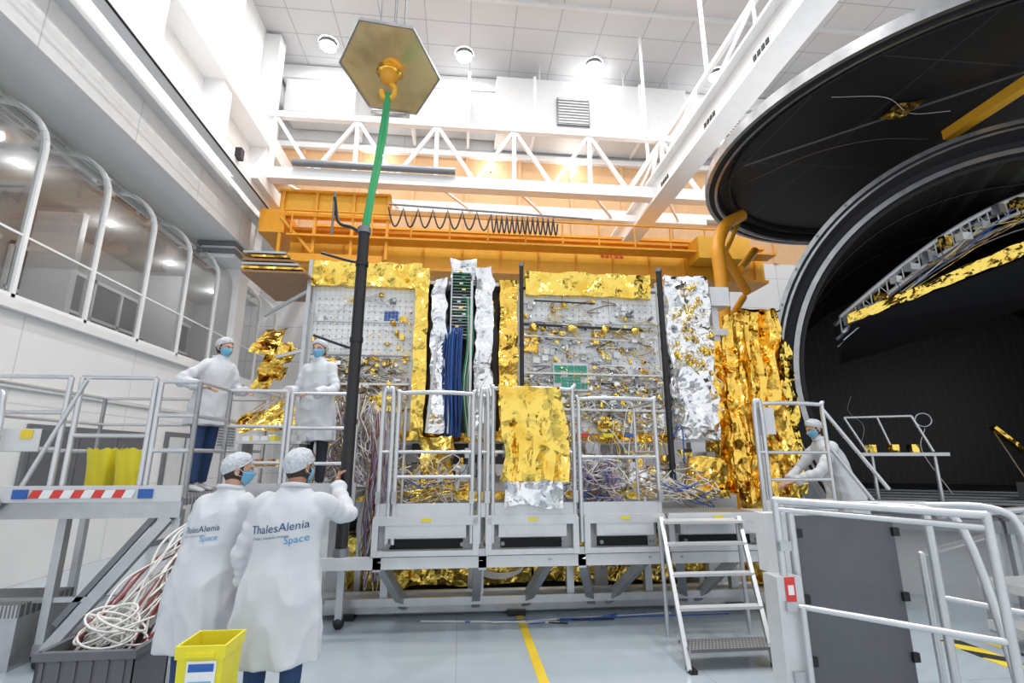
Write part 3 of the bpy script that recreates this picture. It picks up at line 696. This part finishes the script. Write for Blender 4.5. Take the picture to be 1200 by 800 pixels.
# ---------------------------------------------------------------- left platform
lpf = empty('access_platform_side')
b = B('deck_and_legs')
DZ = 1.33
b.bb(-4.6, -2.5, 5.0, 6.9, DZ-.06, DZ, tread); b.bb(-2.5, -1.1, 5.65, 6.75, DZ-.06, DZ, tread)
b.bb(-4.6, -2.5, 4.96, 5.0, DZ-.16, DZ+.02, alu); b.bb(-4.6, -2.5, 4.94, 4.97, DZ-.02, DZ+.12, aluw); b.bb(-2.5, -1.1, 5.6, 5.65, DZ-.16, DZ+.1, alu)
for k in range(10):
    x = -3.72+k*.085; c = red if k % 2 == 0 else white
    b.add([(x-.04, 4.93, DZ+.015), (x+.045, 4.93, DZ+.015), (x+.075, 4.93, DZ+.085), (x-.01, 4.93, DZ+.085)], [(0,1,2,3)], c)
b.box((-3.83, 4.932, DZ+.05), (.12, .013, .08), blue); b.box((-2.80, 4.932, DZ+.05), (.12, .013, .08), blue)
for x, y in ((-4.5, 5.05), (-2.55, 5.05), (-4.5, 6.8), (-2.55, 6.8), (-1.2, 6.6), (-1.2, 5.7), (-3.5, 5.05)):
    b.bb(x-.035, x+.035, y-.035, y+.035, 0.05, DZ-.1, alu); b.ball((x, y, .06), .06, black, 10)
b.beam((-2.6, 5.0, DZ-.15), (-3.42, 5.0, .12), .07, .09, alu); b.beam((-2.75, 5.05, DZ-.15), (-3.42, 5.05, .3), .04, .05, steel)
b.beam((-3.5, 5.0, .12), (-3.3, 5.9, .12), .09, .09, alu); b.beam((-4.5, 5.05, .5), (-2.55, 5.05, .5), .04, .04, alu)
b.cyl((-3.44, 4.95, 0.06), (-3.38, 4.95, .06), .06, black, 14)
b.done(lpf)
b = B('rails')
def rail3(p, q, z0, z1, mids=2):
    p = V(p); q = V(q)
    for a in (p, q): b.cyl((a.x, a.y, z0), (a.x, a.y, z1), .024, tube_m)
    for k in range(mids+1):
        z = z1-(z1-z0)*k/(mids+1)*.9; b.cyl((p.x, p.y, z), (q.x, q.y, z), .02, tube_m)
rail3((-4.55, 5.0, 0), (-3.65, 5.0, 0), DZ, 2.43); rail3((-3.55, 5.0, 0), (-2.9, 5.0, 0), DZ-.1, 2.43, 1); rail3((-2.85, 5.0, 0), (-2.5, 5.0, 0), DZ, 2.4)
rail3((-2.5, 5.0, 0), (-2.5, 5.65, 0), DZ, 2.4); rail3((-2.5, 5.65, 0), (-1.9, 5.65, 0), DZ-.2, 2.4); rail3((-1.85, 5.65, 0), (-1.15, 5.65, 0), DZ-.2, 2.38)
rail3((-4.55, 6.85, 0), (-2.55, 6.85, 0), DZ, 2.43); rail3((-4.55, 5.0, 0), (-4.55, 6.85, 0), DZ, 2.43)
b.cyl((-3.5, 4.98, 2.4), (-3.9, 4.98, 1.35), .02, tube_m)
b.box((-3.95, 4.97, 1.85), (.32, .01, .2), offw); b.box((-3.9, 4.96, 1.9), (.1, .005, .08), yline)
b.done(lpf)
b = B('stairs')
for k in range(6):
    z = 1.2-k*.21; x = -4.2-.22*k
    b.bb(x-.26, x, 4.05, 4.9, z-.03, z, steel if k % 2 else tread)
b.beam((-4.0, 4.9, 1.35), (-5.5, 4.9, .0), .05, .14, alu); b.beam((-4.0, 4.05, 1.35), (-5.5, 4.05, .0), .05, .14, alu)
b.tube(cat([(-4.1, 4.9, 1.3), (-4.1, 4.9, 2.1), (-4.3, 4.9, 2.2), (-5.5, 4.9, 1.1)]), .022, tube_m)
b.bb(-4.4, -3.62, 4.9, 5.5, .4, .5, tread); b.bb(-4.4, -3.62, 4.9, 5.5, .0, .4, alu)
b.done(lpf)
for i, (x, y) in enumerate(((-3.72, 5.75), (-3.38, 5.65))):
    b = B('yellow_bin_bag')
    def fb(u, v, x=x, y=y):
        a = 2*pi*u; r = .10+.03*v; s_ = 1+.05*sin(7*a+4*v+i)
        ca, sa = cos(a), sin(a); k = 1/max(abs(ca), abs(sa))**.6
        return V((x+r*s_*ca*k, y+r*s_*sa*k, DZ+.44*v+(0.025*sin(5*a+i) if v > .95 else 0)))
    b.sheet(fb, 32, 8, yellow, True); b.done()

b = B('work_table'); b.bb(-2.45, -1.75, 5.75, 6.15, 1.84, 1.87, aluw)
for x in (-2.4, -1.8): b.bb(x-.02, x+.02, 5.8, 6.1, DZ, 1.84, alu)
b.bb(-2.42, -1.8, 5.8, 6.1, 1.58, 1.6, aluw)
for k in range(14):
    w = R(.06,.14); b.box((-2.40+k*.048, 5.82+R(0,.2), 1.87+.03), (w*.6, .1, R(.03,.09)), random.choice([white, white, blue, white, aluw, yellow]))
    b.box((-2.39+k*.043, 5.9, 1.63), (.05, .1, R(.04,.1)), random.choice([white, blue, white, orange, gold]))
b.done()

def bundle(name, n, start, end, sag, jitter, mats, r=.006, mid=3, parent=None):
    b = B(name)
    for _ in range(n):
        s = V(start())
        e = V(end()); p = [s]
        for k in range(1, mid+1):
            t = k/(mid+1); p.append(s.lerp(e, t)+V((R(-jitter, jitter), R(-jitter, jitter)*.6, -sag*sin(pi*t)*R(.4, 1.2)+R(-jitter, jitter)*.5)))
        p.append(e); b.tube(cat(p, 5), r*R(.7, 1.4), random.choice(mats), 5)
    return b.done(parent)
bundle('cable_tangle', 130, lambda: (R(-1.6, -1.0), R(6.45, 6.6), R(1.9, 2.5)), lambda: (R(-1.7, -.8), R(6.2, 6.5), R(1.36, 1.5)), .1, .14, [wcab, wcab, bcab, vcab, bcab, alu, wcab], .006)
bundle('hanging_cables', 60, lambda: (R(-1.05, -.85), R(5.9, 6.3), R(1.9, 2.3)), lambda: (R(-1.1, -.88), R(5.9, 6.2), R(.25, .8)), .1, .08, [wcab, bcab, wcab, alu, rcab, vcab], .006)
bundle('cable_tangle', 90, lambda: (R(1.35, 1.95), R(6.1, 6.4), R(1.2, 1.75)), lambda: (R(1.3, 2.0), R(6.0, 6.3), R(1.15, 1.7)), .15, .22, [wcab, wcab, wcab, vcab, blue, bcab], .006)
bundle('cable_tangle', 40, lambda: (R(-.8, .1), R(6.2, 6.4), R(1.2, 1.8)), lambda: (R(-.8, .1), R(6.1, 6.3), R(1.15, 1.5)), .15, .18, [wcab, wcab, bcab, gold, blue], .005)
bundle('cable_tangle', 40, lambda: (R(2.2, 3.3), R(6.2, 6.4), R(1.2, 1.6)), lambda: (R(2.2, 3.3), R(6.1, 6.3), R(1.15, 1.5)), .1, .18, [wcab, wcab, bcab, gold, blue, wcab], .006)
bundle('hanging_cables', 26, lambda: (R(1.5, 2.0), R(6.1, 6.3), R(1.1, 1.3)), lambda: (R(1.9, 2.6), R(6.3, 6.5), R(.25, .6)), .3, .12, [wcab, vcab, wcab], .006)
bundle('floor_cables', 7, lambda: (R(-.5, 2.5), R(5.6, 5.9), .012), lambda: (R(0, 3.0), R(5.6, 5.9), .012), 0, .0, [wcab, blue, black], .007)
bundle('white_cable_loom', 34, lambda: (R(-2.35, -2.1), R(4.9, 5.3), R(1.0, 1.35)), lambda: (R(-2.7, -2.2), R(4.1, 4.3), R(.34, .48)), -.06, .13, [wcab, wcab, wcab, rcab, wcab], .009)
bundle('maroon_cable_loom', 34, lambda: (R(-2.2, -1.98), R(4.9, 5.2), R(1.2, 1.4)), lambda: (R(-2.4, -2.1), R(4.3, 4.6), R(.4, .6)), .05, .06, [rcab, rcab, bcab, wcab], .010)
b = B('white_cable_coils')
for k in range(14):
    cx, cy, r = -2.45+R(-.12,.12), 4.17+R(-.05,.05), R(.10,.19)
    b.tube([(cx+r*cos(a), cy+r*.6*sin(a), .40+.03*k*.5+.06*sin(a+k)) for a in [2*pi*q/18 for q in range(19)]], .008, wcab, 6)
b.done()
b = B('storage_crate')
def crate(x0, x1, y0, y1, h, m):
    t = .02
    b.bb(x0, x1, y0, y1, 0, .03, m); b.bb(x0, x1, y0, y0+t, 0, h, m); b.bb(x0, x1, y1-t, y1, 0, h, m); b.bb(x0, x0+t, y0, y1, 0, h, m); b.bb(x1-t, x1, y0, y1, 0, h, m)
    b.bb(x0-.02, x1+.02, y0-.02, y0, h-.05, h, m); b.bb(x0-.02, x1+.02, y1, y1+.02, h-.05, h, m); b.bb(x0-.02, x0, y0, y1, h-.05, h, m); b.bb(x1, x1+.02, y0, y1, h-.05, h, m)
    for k in range(6): b.bb(x0+.04+k*.1, x0+.055+k*.1, y0-.012, y0, .03, h-.06, m)
crate(-2.75, -2.15, 3.95, 4.4, .44, greyp); b.done()
b = B('yellow_waste_bin')
x, y, w, h = -1.27, 3.02, .22, .78
vs = []
for (z, k) in ((0, .85), (h-.06, 1.0), (h-.06, 1.08), (h, 1.1), (h, 1.0), (.03, .82)):
    for sx, sy in ((-1,-1), (1,-1), (1,1), (-1,1)): vs.append((x+sx*w/2*k, y+sy*w/2*k, z))
fs = []
for l in range(5):
    for j in range(4): fs.append((l*4+j, l*4+(j+1)%4, (l+1)*4+(j+1)%4, (l+1)*4+j))
fs.append((20,21,22,23)); fs.append((3,2,1,0)); b.add(vs, fs, yellow)
b.box((x+.01, y-.113, h-.17), (.14, .004, .2), white); b.box((x+.01, y-.116, h-.10), (.12, .003, .035), blue); b.box((x+.01, y-.116, h-.19), (.11, .003, .06), maskm); b.bb(x-.07, x+.07, y-.130, y-.115, h-.05, h-.03, yellow); b.done()

# ---------------------------------------------------------------- right foreground gate
gt = empty('access_gate')
b = B('frame')
def rt(pts, r=.026): b.tube(cat(pts, 5), r, tube_m, 10)
def poly(pts, r=.026):
    for i in range(len(pts)-1): b.cyl(pts[i], pts[i+1], r, tube_m, 10)
    for p in pts[1:-1]: b.ball(p, r, tube_m, 10)
poly([(2.24, 3.5, 0), (2.24, 3.5, 1.40), (3.05, 2.75, 1.37), (3.05, 2.75, 0)])
poly([(2.24, 3.5, .72), (3.05, 2.75, .70)], .02); poly([(2.24, 3.5, 1.34), (3.05, 2.75, 1.30)], .02)
poly([(2.42, 3.62, 0), (2.42, 3.62, 1.36), (3.35, 3.45, 1.36), (3.35, 3.45, 0)], .03)
rt([(3.35, 3.45, 1.36), (3.6, 3.2, 1.36), (3.68, 3.1, 1.2), (3.68, 3.1, .5), (3.68, 3.1, 0)])
poly([(3.35, 3.45, .75), (3.68, 3.1, .72)], .02)
rt([(2.95, 3.4, 1.36), (3.1, 3.2, 1.36), (3.2, 3.05, 1.25), (3.25, 2.95, .5), (3.25, 2.95, 0)])
poly([(2.3, 3.42, .72), (2.3, 3.42, 0)], .02)
b.bb(2.16, 2.34, 3.46, 3.62, .0, .9, aluw); b.bb(2.2, 2.36, 3.6, 3.72, .9, 1.3, offw)
for z in (.3, .72, 1.1): b.box((2.24, 3.46, z), (.08, .05, .06), alu)
poly([(3.68, 3.1, 1.3), (4.6, 3.4, 1.42), (4.6, 3.4, 0)]); poly([(3.68, 3.1, .8), (4.6, 3.4, .8)], .02)
poly([(3.5, 3.5, 1.28), (5.2, 3.9, 1.3), (5.2, 3.9, 0)], .024); poly([(3.4, 3.6, 0), (3.4, 3.6, 1.0), (4.9, 4.4, 1.0), (4.9, 4.4, 0)], .024)
b.done(gt)
b = B('grey_panel'); b.bb(2.5, 3.28, 3.68, 3.72, .12, 1.27, greyp)
for z in (.3, .7, 1.15): b.box((2.5, 3.67, z), (.05, .03, .06), black); b.box((3.28, 3.67, z), (.05, .03, .06), black)
b.done(gt)
b = B('warning_labels'); b.box((2.25, 3.455, .82), (.07, .005, .16), red); b.box((2.25, 3.45, .82), (.04, .005, .06), white); b.done(gt)
b = B('lower_ramp_deck'); b.bb(5.0, 6.1, 3.9, 4.7, .12, .2, aluw); b.bb(5.3, 6.3, 4.2, 5.0, .42, .5, aluw)
for x in (5.35, 6.2): b.bb(x-.04, x+.04, 4.25, 4.33, 0, .42, alu); b.bb(x-.04, x+.04, 4.9, 4.98, 0, .42, alu)
for x in (5.05, 6.0): b.bb(x-.03, x+.03, 3.92, 3.98, 0, .12, alu)
b.done()
b = B('trim_2'); b.bb(4.55, 4.75, -1, 4.8, 0.0, .006, hazard); b.bb(4.95, 5.0, -1, 4.8, 0, .006, hazard); b.done()
b = B('trim_3'); b.bb(.64, .72, -1, 6.05, 0, .005, yline); b.done()

# ---------------------------------------------------------------- people
def remesh(o, vox, smooth=3):
    md = o.modifiers.new('r', 'REMESH'); md.mode = 'VOXEL'; md.voxel_size = vox; md.use_smooth_shade = True
    ms = o.modifiers.new('s', 'SMOOTH'); ms.iterations = smooth; ms.factor = .5
    bpy.context.view_layer.update()
    dg = bpy.context.evaluated_depsgraph_get()
    me = bpy.data.meshes.new_from_object(o.evaluated_get(dg))
    mats = list(o.data.materials); o.modifiers.clear(); o.data = me
    me.materials.clear()
    for m in mats: me.materials.append(m)
    for p in me.polygons: p.use_smooth = True; p.material_index = 0
    return o

def lerp_table(tab, z):
    for i in range(len(tab)-1):
        a, b_ = tab[i], tab[i+1]
        if a[0] <= z <= b_[0]:
            t = (z-a[0])/(b_[0]-a[0])
            return [a[k]+(b_[k]-a[k])*t for k in range(1, len(a))]
    return list(tab[-1][1:])

def headsurf(az, el, off=0.0):
    d = V((sin(az)*cos(el), cos(az)*cos(el), sin(el)))
    x, y, z = d.x*(.076+off), d.y*(.096+off), d.z*(.118+off)
    if d.z < 0:
        t = -d.z; x *= 1-.30*t**1.3
        if d.y < 0: y *= 1-.40*t
        else: y *= 1+.10*t
    if d.y > 0 and off < .003:
        y += .026*exp(-((x/.012)**2+((z+.020)/.020)**2)) + .012*exp(-((x/.008)**2+((z+.000)/.025)**2))
        y += .006*exp(-(((z-.028)/.010)**2))*exp(-(x/.045)**2)
        for sx in (-1, 1): y -= .010*exp(-(((x-sx*.031)/.016)**2+((z-.006)/.012)**2))
        y += .007*exp(-((x/.022)**2+((z+.056)/.007)**2)) + .005*exp(-((x/.02)**2+((z+.068)/.006)**2)) + .006*exp(-((x/.02)**2+((z+.098)/.014)**2))
        y -= .005*exp(-((x/.024)**2+((z+.062)/.003)**2))
    elif d.y > 0:
        y += .014*exp(-((x/.02)**2+((z+.020)/.028)**2))
    return V((x, y, z))

def hand(b, w, d, n, s, m, curl=(.35,.5,.35), spread=.06, grip=0, S=1.0):
    w, d, n, s = V(w), V(d).normalized(), V(n).normalized(), V(s).normalized()
    vs = []; nn = 14; secs = [(-.02, .026, .020), (.0, .028, .018), (.03, .038, .017), (.06, .043, .016), (.088, .041, .013), (.098, .034, .008)]
    for (t, a, c) in secs:
        for j in range(nn):
            q = 2*pi*j/nn; vs.append(w+d*t*S+s*a*cos(q)*S+n*c*sin(q)*S)
    fs = [(i*nn+j, i*nn+(j+1)%nn, (i+1)*nn+(j+1)%nn, (i+1)*nn+j) for i in range(len(secs)-1) for j in range(nn)]
    fs += [tuple(range(nn))[::-1], tuple(range((len(secs)-1)*nn, len(secs)*nn))]
    b.add(vs, fs, m, True)
    for k, (o, L) in enumerate(((.031, .074), (.011, .083), (-.010, .077), (-.029, .060))):
        p = w+(d*.082+s*o)*S; ang = 0; fd = d+s*(o*spread*20); fd.normalize(); pts = [p]; rs = [.0095*S]
        for q, fr in enumerate((.45, .30, .25)):
            ang += curl[q]*(1+.08*k)
            for h_ in (.5, 1.0):
                pts.append(pts[-1]+(fd*cos(ang)+n*sin(ang))*L*fr*.5*S); rs.append((.0092-.0009*q-(.001 if h_ == 1 else 0))*S)
        b.tube(pts, rs, m, 9)
        b.ball(pts[-1], .0068*S, m, 8)
    p = w+(d*.022+s*.026)*S; t1 = (d*.55+s*.70+n*(.35+grip)).normalized(); t2 = (d*.8+s*.15+n*(.35+grip*1.3)).normalized()
    pts = [p, p+t1*.022*S, p+t1*.042*S, p+(t1*.042+t2*.018)*S, p+(t1*.042+t2*.034)*S, p+(t1*.042+t2*.052)*S]
    b.tube(pts, [.014*S, .0125*S, .011*S, .0105*S, .0095*S, .0075*S], m, 9); b.ball(pts[-1], .0075*S, m, 8)

def person(name, loc, yaw, lean=(0,0), drop=0, arms=None, hands=None, pants=jeans, hyaw=0, hpitch=0, hroll=0, skm=skin, S=1.0, hem=.5, feet=((.1,0),(-.1,0)), seed=1, mask=True, text=None, knee=0.0, slim=1.0):
    root = empty(name, loc, radians(yaw)); root.scale = (S, S, S)
    def sp(z):
        t = max(0, min(1.3, (z-.85)/.75)); t = t**1.25
        return lean[0]*t, lean[1]*t, -drop*t
    tab = [(hem, .262*slim, .180), (.75, .250*slim, .172), (.92, .234*slim, .165), (1.05, .212*slim, .15), (1.15, .204*slim, .143), (1.28, .213*slim, .145), (1.36, .208*slim, .135), (1.42, .180*slim, .115), (1.46, .13, .09), (1.50, .078, .074), (1.53, .066, .068)]
    b = B('coat'); n = 72; zs = [hem+(1.53-hem)*k/46 for k in range(47)]; vs = []
    for z in zs:
        rx, ry = lerp_table(tab, z); ox, oy, oz = sp(z)
        sk = max(0, (1.25-z)/.7)**1.2
        for j in range(n):
            a = 2*pi*j/n; k = 1+sk*(.055*sin(5*a+seed+z*.6)+.05*sin(8*a+seed*2+z*1.2)+.028*sin(13*a+seed*3-z))
            ca, sa = cos(a), sin(a)
            px = abs(ca)**.85*(1 if ca > 0 else -1); py = abs(sa)**.85*(1 if sa > 0 else -1)
            vs.append((ox+rx*k*px, oy+ry*k*py, z+oz))
    fs = [(i*n+j, i*n+(j+1)%n, (i+1)*n+(j+1)%n, (i+1)*n+j) for i in range(len(zs)-1) for j in range(n)]
    fs += [tuple(range(n))[::-1], tuple(range((len(zs)-1)*n, len(zs)*n))]
    b.add(vs, fs, coatm, True)
    sx0, sy0, sz0 = sp(1.41)
    for side, (el, wr) in zip((1, -1), arms):
        sh = V((side*.172*slim+sx0, sy0, 1.40+sz0)); st = V((side*.10+sx0, sy0, 1.39+sz0))
        el = V(el); wr = V(wr)
        path = cat([st, sh, sh.lerp(el, .5), el, el.lerp(wr, .5), wr-(wr-el).normalized()*.02], 7)
        rad = []
        for i in range(len(path)):
            t = i/(len(path)-1)
            r = .074-.022*t + (.007 if t > .93 else 0)+.005*sin(i*1.7+seed)*(1 if t > .35 else 0)
            if t < .12: r = .066
            rad.append(r)
        b.tube(path, rad, coatm, 20)
    o = remesh(b.done(root), .011, 4)
    me = o.data
    nr = [v.normal.copy() for v in me.vertices]
    for v, q in zip(me.vertices, nr):
        p = v.co+V((seed*3.1, 0, 0))
        w = noise.noise(V((p.x*9, p.y*9, p.z*2.2)))*.012
        w += .008*(1-abs(noise.noise(V((p.x*5+p.z*3, p.y*5, p.z*3.5-p.x*4)))*3.5))
        me_ = noise.noise(V((p.x*12-p.z*8, p.y*12, p.z*7)))*.0035
        v.co = v.co+q*(w+me_)
    me.update()
    ox, oy, oz = sp(1.5)
    b = B('collar')
    b.tube([(ox+.078*cos(a), oy+.076*sin(a)-.004, 1.51+oz-.02*sin(a)) for a in [2*pi*k/28 for k in range(29)]], .015, coatm, 8, sy=1.0)
    b.done(root)
    if text:
        bvh = BVHTree.FromObject(o, bpy.context.evaluated_depsgraph_get())
        for (txt, size, x, z, m) in text:
            cu = bpy.data.curves.new('print', 'FONT'); cu.body = txt; cu.size = size; cu.resolution_u = 3
            to = bpy.data.objects.new('printed_logo', cu); scene.collection.objects.link(to)
            bpy.context.view_layer.update()
            tm = bpy.data.meshes.new_from_object(to.evaluated_get(bpy.context.evaluated_depsgraph_get()))
            bpy.data.objects.remove(to)
            for v in tm.vertices:
                p = V((x+v.co.x, -.6, z+v.co.y+v.co.x*.12))
                h = bvh.ray_cast(p, V((0,1,0)))
                v.co = V((p.x, (h[0].y if h[0] else -.15)-.005, p.z))
            tm.materials.clear(); tm.materials.append(m)
            no = bpy.data.objects.new('printed_logo', tm); no.parent = root; scene.collection.objects.link(no)
    b = B('trousers')
    for side, (fx, fy) in zip((1, -1), feet):
        hip = V((side*.09, 0, .92)); kn = V((side*.095+(fx-side*.09)*.5, fy*.5+knee, .50)); an = V((fx, fy, .09))
        p = cat([hip, hip.lerp(kn, .5), kn, kn.lerp(an, .45), an], 4)
        b.tube(p, [.085-.035*(i/(len(p)-1)) for i in range(len(p))], pants, 16)
    b.box((0, 0, .9), (.28, .18, .16), pants)
    remesh(b.done(root), .014, 3)
    b = B('shoes')
    for side, (fx, fy) in zip((1, -1), feet):
        secs = [(-.09, .028, .05), (-.06, .04, .085), (0, .04, .08), (.06, .045, .055), (.12, .046, .042), (.17, .034, .028), (.185, .015, .015)]
        vs = []; nn = 12
        for (t, a, h_) in secs:
            for j in range(nn):
                q = 2*pi*j/nn; vs.append((fx+a*cos(q), fy+t, max(0.0, .5*h_*(1+sin(q))*1.15)))
        fs = [(i*nn+j, i*nn+(j+1)%nn, (i+1)*nn+(j+1)%nn, (i+1)*nn+j) for i in range(len(secs)-1) for j in range(nn)]+[tuple(range(nn))[::-1], tuple(range((len(secs)-1)*nn, len(secs)*nn))]
        b.add(vs, fs, shoe, True)
    b.done(root)
    b = B('hands')
    for hd in hands: hand(b, *hd[:4], skm, **(hd[4] if len(hd) > 4 else {}))
    remesh(b.done(root), .0038, 1)
    ox, oy, oz = sp(1.58); hc = V((ox, oy+.015, 1.63+oz))
    nb = B('neck'); nb.tube([V((sp(1.46)[0], sp(1.46)[1], 1.46+sp(1.46)[2])), V((ox, oy-.005, 1.53+oz)), hc+V((0, -.01, -.03))], [.062, .055, .055], skm, 16); nb.done(root)
    he = bpy.data.objects.new('head', None); scene.collection.objects.link(he); he.parent = root; he.location = hc
    he.rotation_euler = (radians(hpitch), radians(hroll), radians(hyaw))
    b = B('face'); b.sheet(lambda u, v: headsurf(2*pi*u, pi*(v-.5)), 72, 54, skm, True)
    for sx in (-1, 1):
        b.ball((sx*.077, -.006, -.004), (.009, .018, .030), skm, 12); b.ball((sx*.083, -.010, .008), (.006, .015, .018), skm, 10)
        b.ball((sx*.031, .0775, .006), .0115, eyew, 12); b.ball((sx*.031, .0865, .006), (.0052, .0035, .0052), hairm, 10)
        b.tube([(sx*.016, .093, .024), (sx*.032, .090, .029), (sx*.048, .078, .024)], .0032, hairm, 6)
        b.tube([(sx*.019, .0845, .0125), (sx*.031, .0895, .0165), (sx*.044, .080, .0125)], .0028, skm, 6)
    b.box((0, .1015, -.0625), (.034, .004, .004), mat('lips', (.45, .16, .13), .5))
    b.done(he)
    def bound(az):
        f = (1+cos(az))/2
        return radians(-14+54*f**1.2)
    b = B('hairnet_cap')
    def cf(u, v):
        az = 2*pi*u; e0 = bound(az); el = e0+(pi/2-e0)*v
        pf = .008+.014*sin(min(1, v*1.6)*pi*.8)
        p = headsurf(az, el, pf); return p+noise.noise_vector(p*26+V((seed, 0, 0)))*.005*min(1, v*4)
    b.sheet(cf, 60, 24, capm, True)
    b.tube([headsurf(2*pi*k/48, bound(2*pi*k/48), .009) for k in range(49)], .004, capm, 8)
    b.done(he)
    b = B('hair')
    b.sheet(lambda u, v: headsurf(radians(72)+radians(216)*u, radians(-38-8*sin(pi*u))+radians(70)*v, .0045+.002*noise.noise(V((u*40, v*4, seed)))), 50, 14, hairm, True); b.done(he)
    if mask:
        b = B('mask')
        def mf(u, v):
            az = radians(-72+144*u); w = cos(az*.9)
            el = radians(-58*w-12*(1-w))+(radians(2)*w+radians(-4)*(1-w)-radians(-58*w-12*(1-w)))*v
            return headsurf(az, el, .007+.007*sin(pi*v)*w+.0012*sin(v*pi*8))
        b.sheet(mf, 32, 24, maskm, True)
        for sx in (-1, 1):
            b.tube([headsurf(sx*radians(70), radians(-5), .008), (sx*.086, .0, .02), (sx*.084, -.022, .005)], .0015, white, 5)
            b.tube([headsurf(sx*radians(70), radians(-18), .008), (sx*.085, .0, -.03), (sx*.084, -.022, -.005)], .0015, white, 5)
        b.done(he)
    return root

TXT = [('ThalesAlenia', .070, -.19, 1.23, inkm), ('Space', .062, .03, 1.178, inkb), ('a Thales / Leonardo company', .02, -.18, 1.195, inkm)]
TXT2 = [('ThalesAlenia', .056, -.12, 1.22, inkm), ('Space', .050, .05, 1.182, inkb), ('a Thales / Leonardo company', .016, -.11, 1.195, inkm)]
person('technician', (-1.10, 3.50, 0), 0, lean=(.03, .02), arms=[((.33, .20, 1.31), (.185, .455, 1.50)), ((-.265, .02, 1.13), (-.26, .10, .90))],
       hands=[((.183, .475, 1.53), (-.03, .85, .35), (1, .1, 0), (-.05, -.3, .9), dict(curl=(.75, .85, .6), grip=.7, spread=.02)),
              ((-.258, .105, .885), (.05, .12, -1), (.8, .1, .1), (.0, 1, .1), dict(curl=(.35, .45, .3)))],
       pants=jeans, hyaw=-28, hpitch=0, skm=skind, seed=2, text=TXT, feet=((.11, -.02), (-.12, .03)), hem=.50)
person('technician', (-1.68, 3.74, 0), -22, lean=(.08, .09), arms=[((.29, .14, 1.17), (.17, .37, 1.14)), ((-.25, .08, 1.13), (-.17, .28, 1.02))],
       hands=[((.16, .39, 1.14), (-.2, .95, .1), (-.3, 0, -1), (-.9, -.2, .1)), ((-.165, .30, 1.015), (.3, .95, .0), (.3, 0, -1), (.9, -.2, 0))],
       pants=jeans, hyaw=-42, hpitch=-4, seed=5, text=TXT2, feet=((.1, 0), (-.11, .03)), hem=.52, S=.985)
person('technician', (-2.93, 6.10, DZ), -118, lean=(-.02, .10), arms=[((.34, -.02, 1.20), (.26, .22, 1.12)), ((-.25, .12, 1.16), (-.20, .34, 1.12))],
       hands=[((.255, .235, 1.12), (-.4, .9, 0), (0, 0, -1), (-.9, -.3, 0)), ((-.195, .36, 1.115), (.3, .95, 0), (0, 0, -1), (.9, -.2, 0))],
       pants=jeans, hyaw=8, hpitch=-12, seed=8, hem=.72, feet=((.1, .05), (-.1, -.08)), slim=.9)
person('technician', (-1.70, 6.12, DZ), 158, lean=(0, .05), arms=[((.26, .08, 1.14), (.18, .33, 1.10)), ((-.26, .08, 1.14), (-.18, .33, 1.06))],
       hands=[((.175, .35, 1.10), (-.3, .95, 0), (0, 0, -1), (-.9, -.3, 0)), ((-.175, .35, 1.06), (.3, .95, 0), (0, 0, -1), (.9, -.2, 0))],
       pants=darkp, hyaw=10, hpitch=-8, seed=11, hem=.55, skm=skin, slim=.92)
person('technician', (4.78, 6.0, .42), 80, lean=(0, .26), drop=.0, arms=[((.25, .42, 1.12), (.12, .60, .98)), ((-.25, .40, 1.1), (-.10, .64, .98))],
       hands=[((.115, .62, .97), (-.2, .9, -.2), (-.3, 0, -1), (-.9, -.3, 0)), ((-.095, .66, .97), (.2, .9, -.2), (.3, 0, -1), (.9, -.2, 0))],
       pants=darkp, hyaw=8, hpitch=-22, seed=14, hem=.5, skm=skin)
b = B('step_stool'); b.bb(4.5, 5.05, 5.8, 6.2, .38, .42, tread)
for x in (4.53, 5.02):
    for y in (5.83, 6.17): b.bb(x-.02, x+.02, y-.02, y+.02, 0, .38, alu)
b.done()

# ---------------------------------------------------------------- world, camera
w = bpy.data.worlds.new('World'); scene.world = w; w.use_nodes = True
w.node_tree.nodes['Background'].inputs[0].default_value = (.92, .96, 1.0, 1); w.node_tree.nodes['Background'].inputs[1].default_value = .95
cam = bpy.data.cameras.new('Camera'); co = bpy.data.objects.new('Camera', cam); scene.collection.objects.link(co)
cam.sensor_width = 36; cam.lens = 17.43; cam.clip_end = 200
co.location = (0, 0, 1.7); co.rotation_euler = (radians(103.1), 0, radians(-5.74))
scene.camera = co
scene.view_settings.view_transform = 'Standard'
scene.view_settings.exposure = 0.15
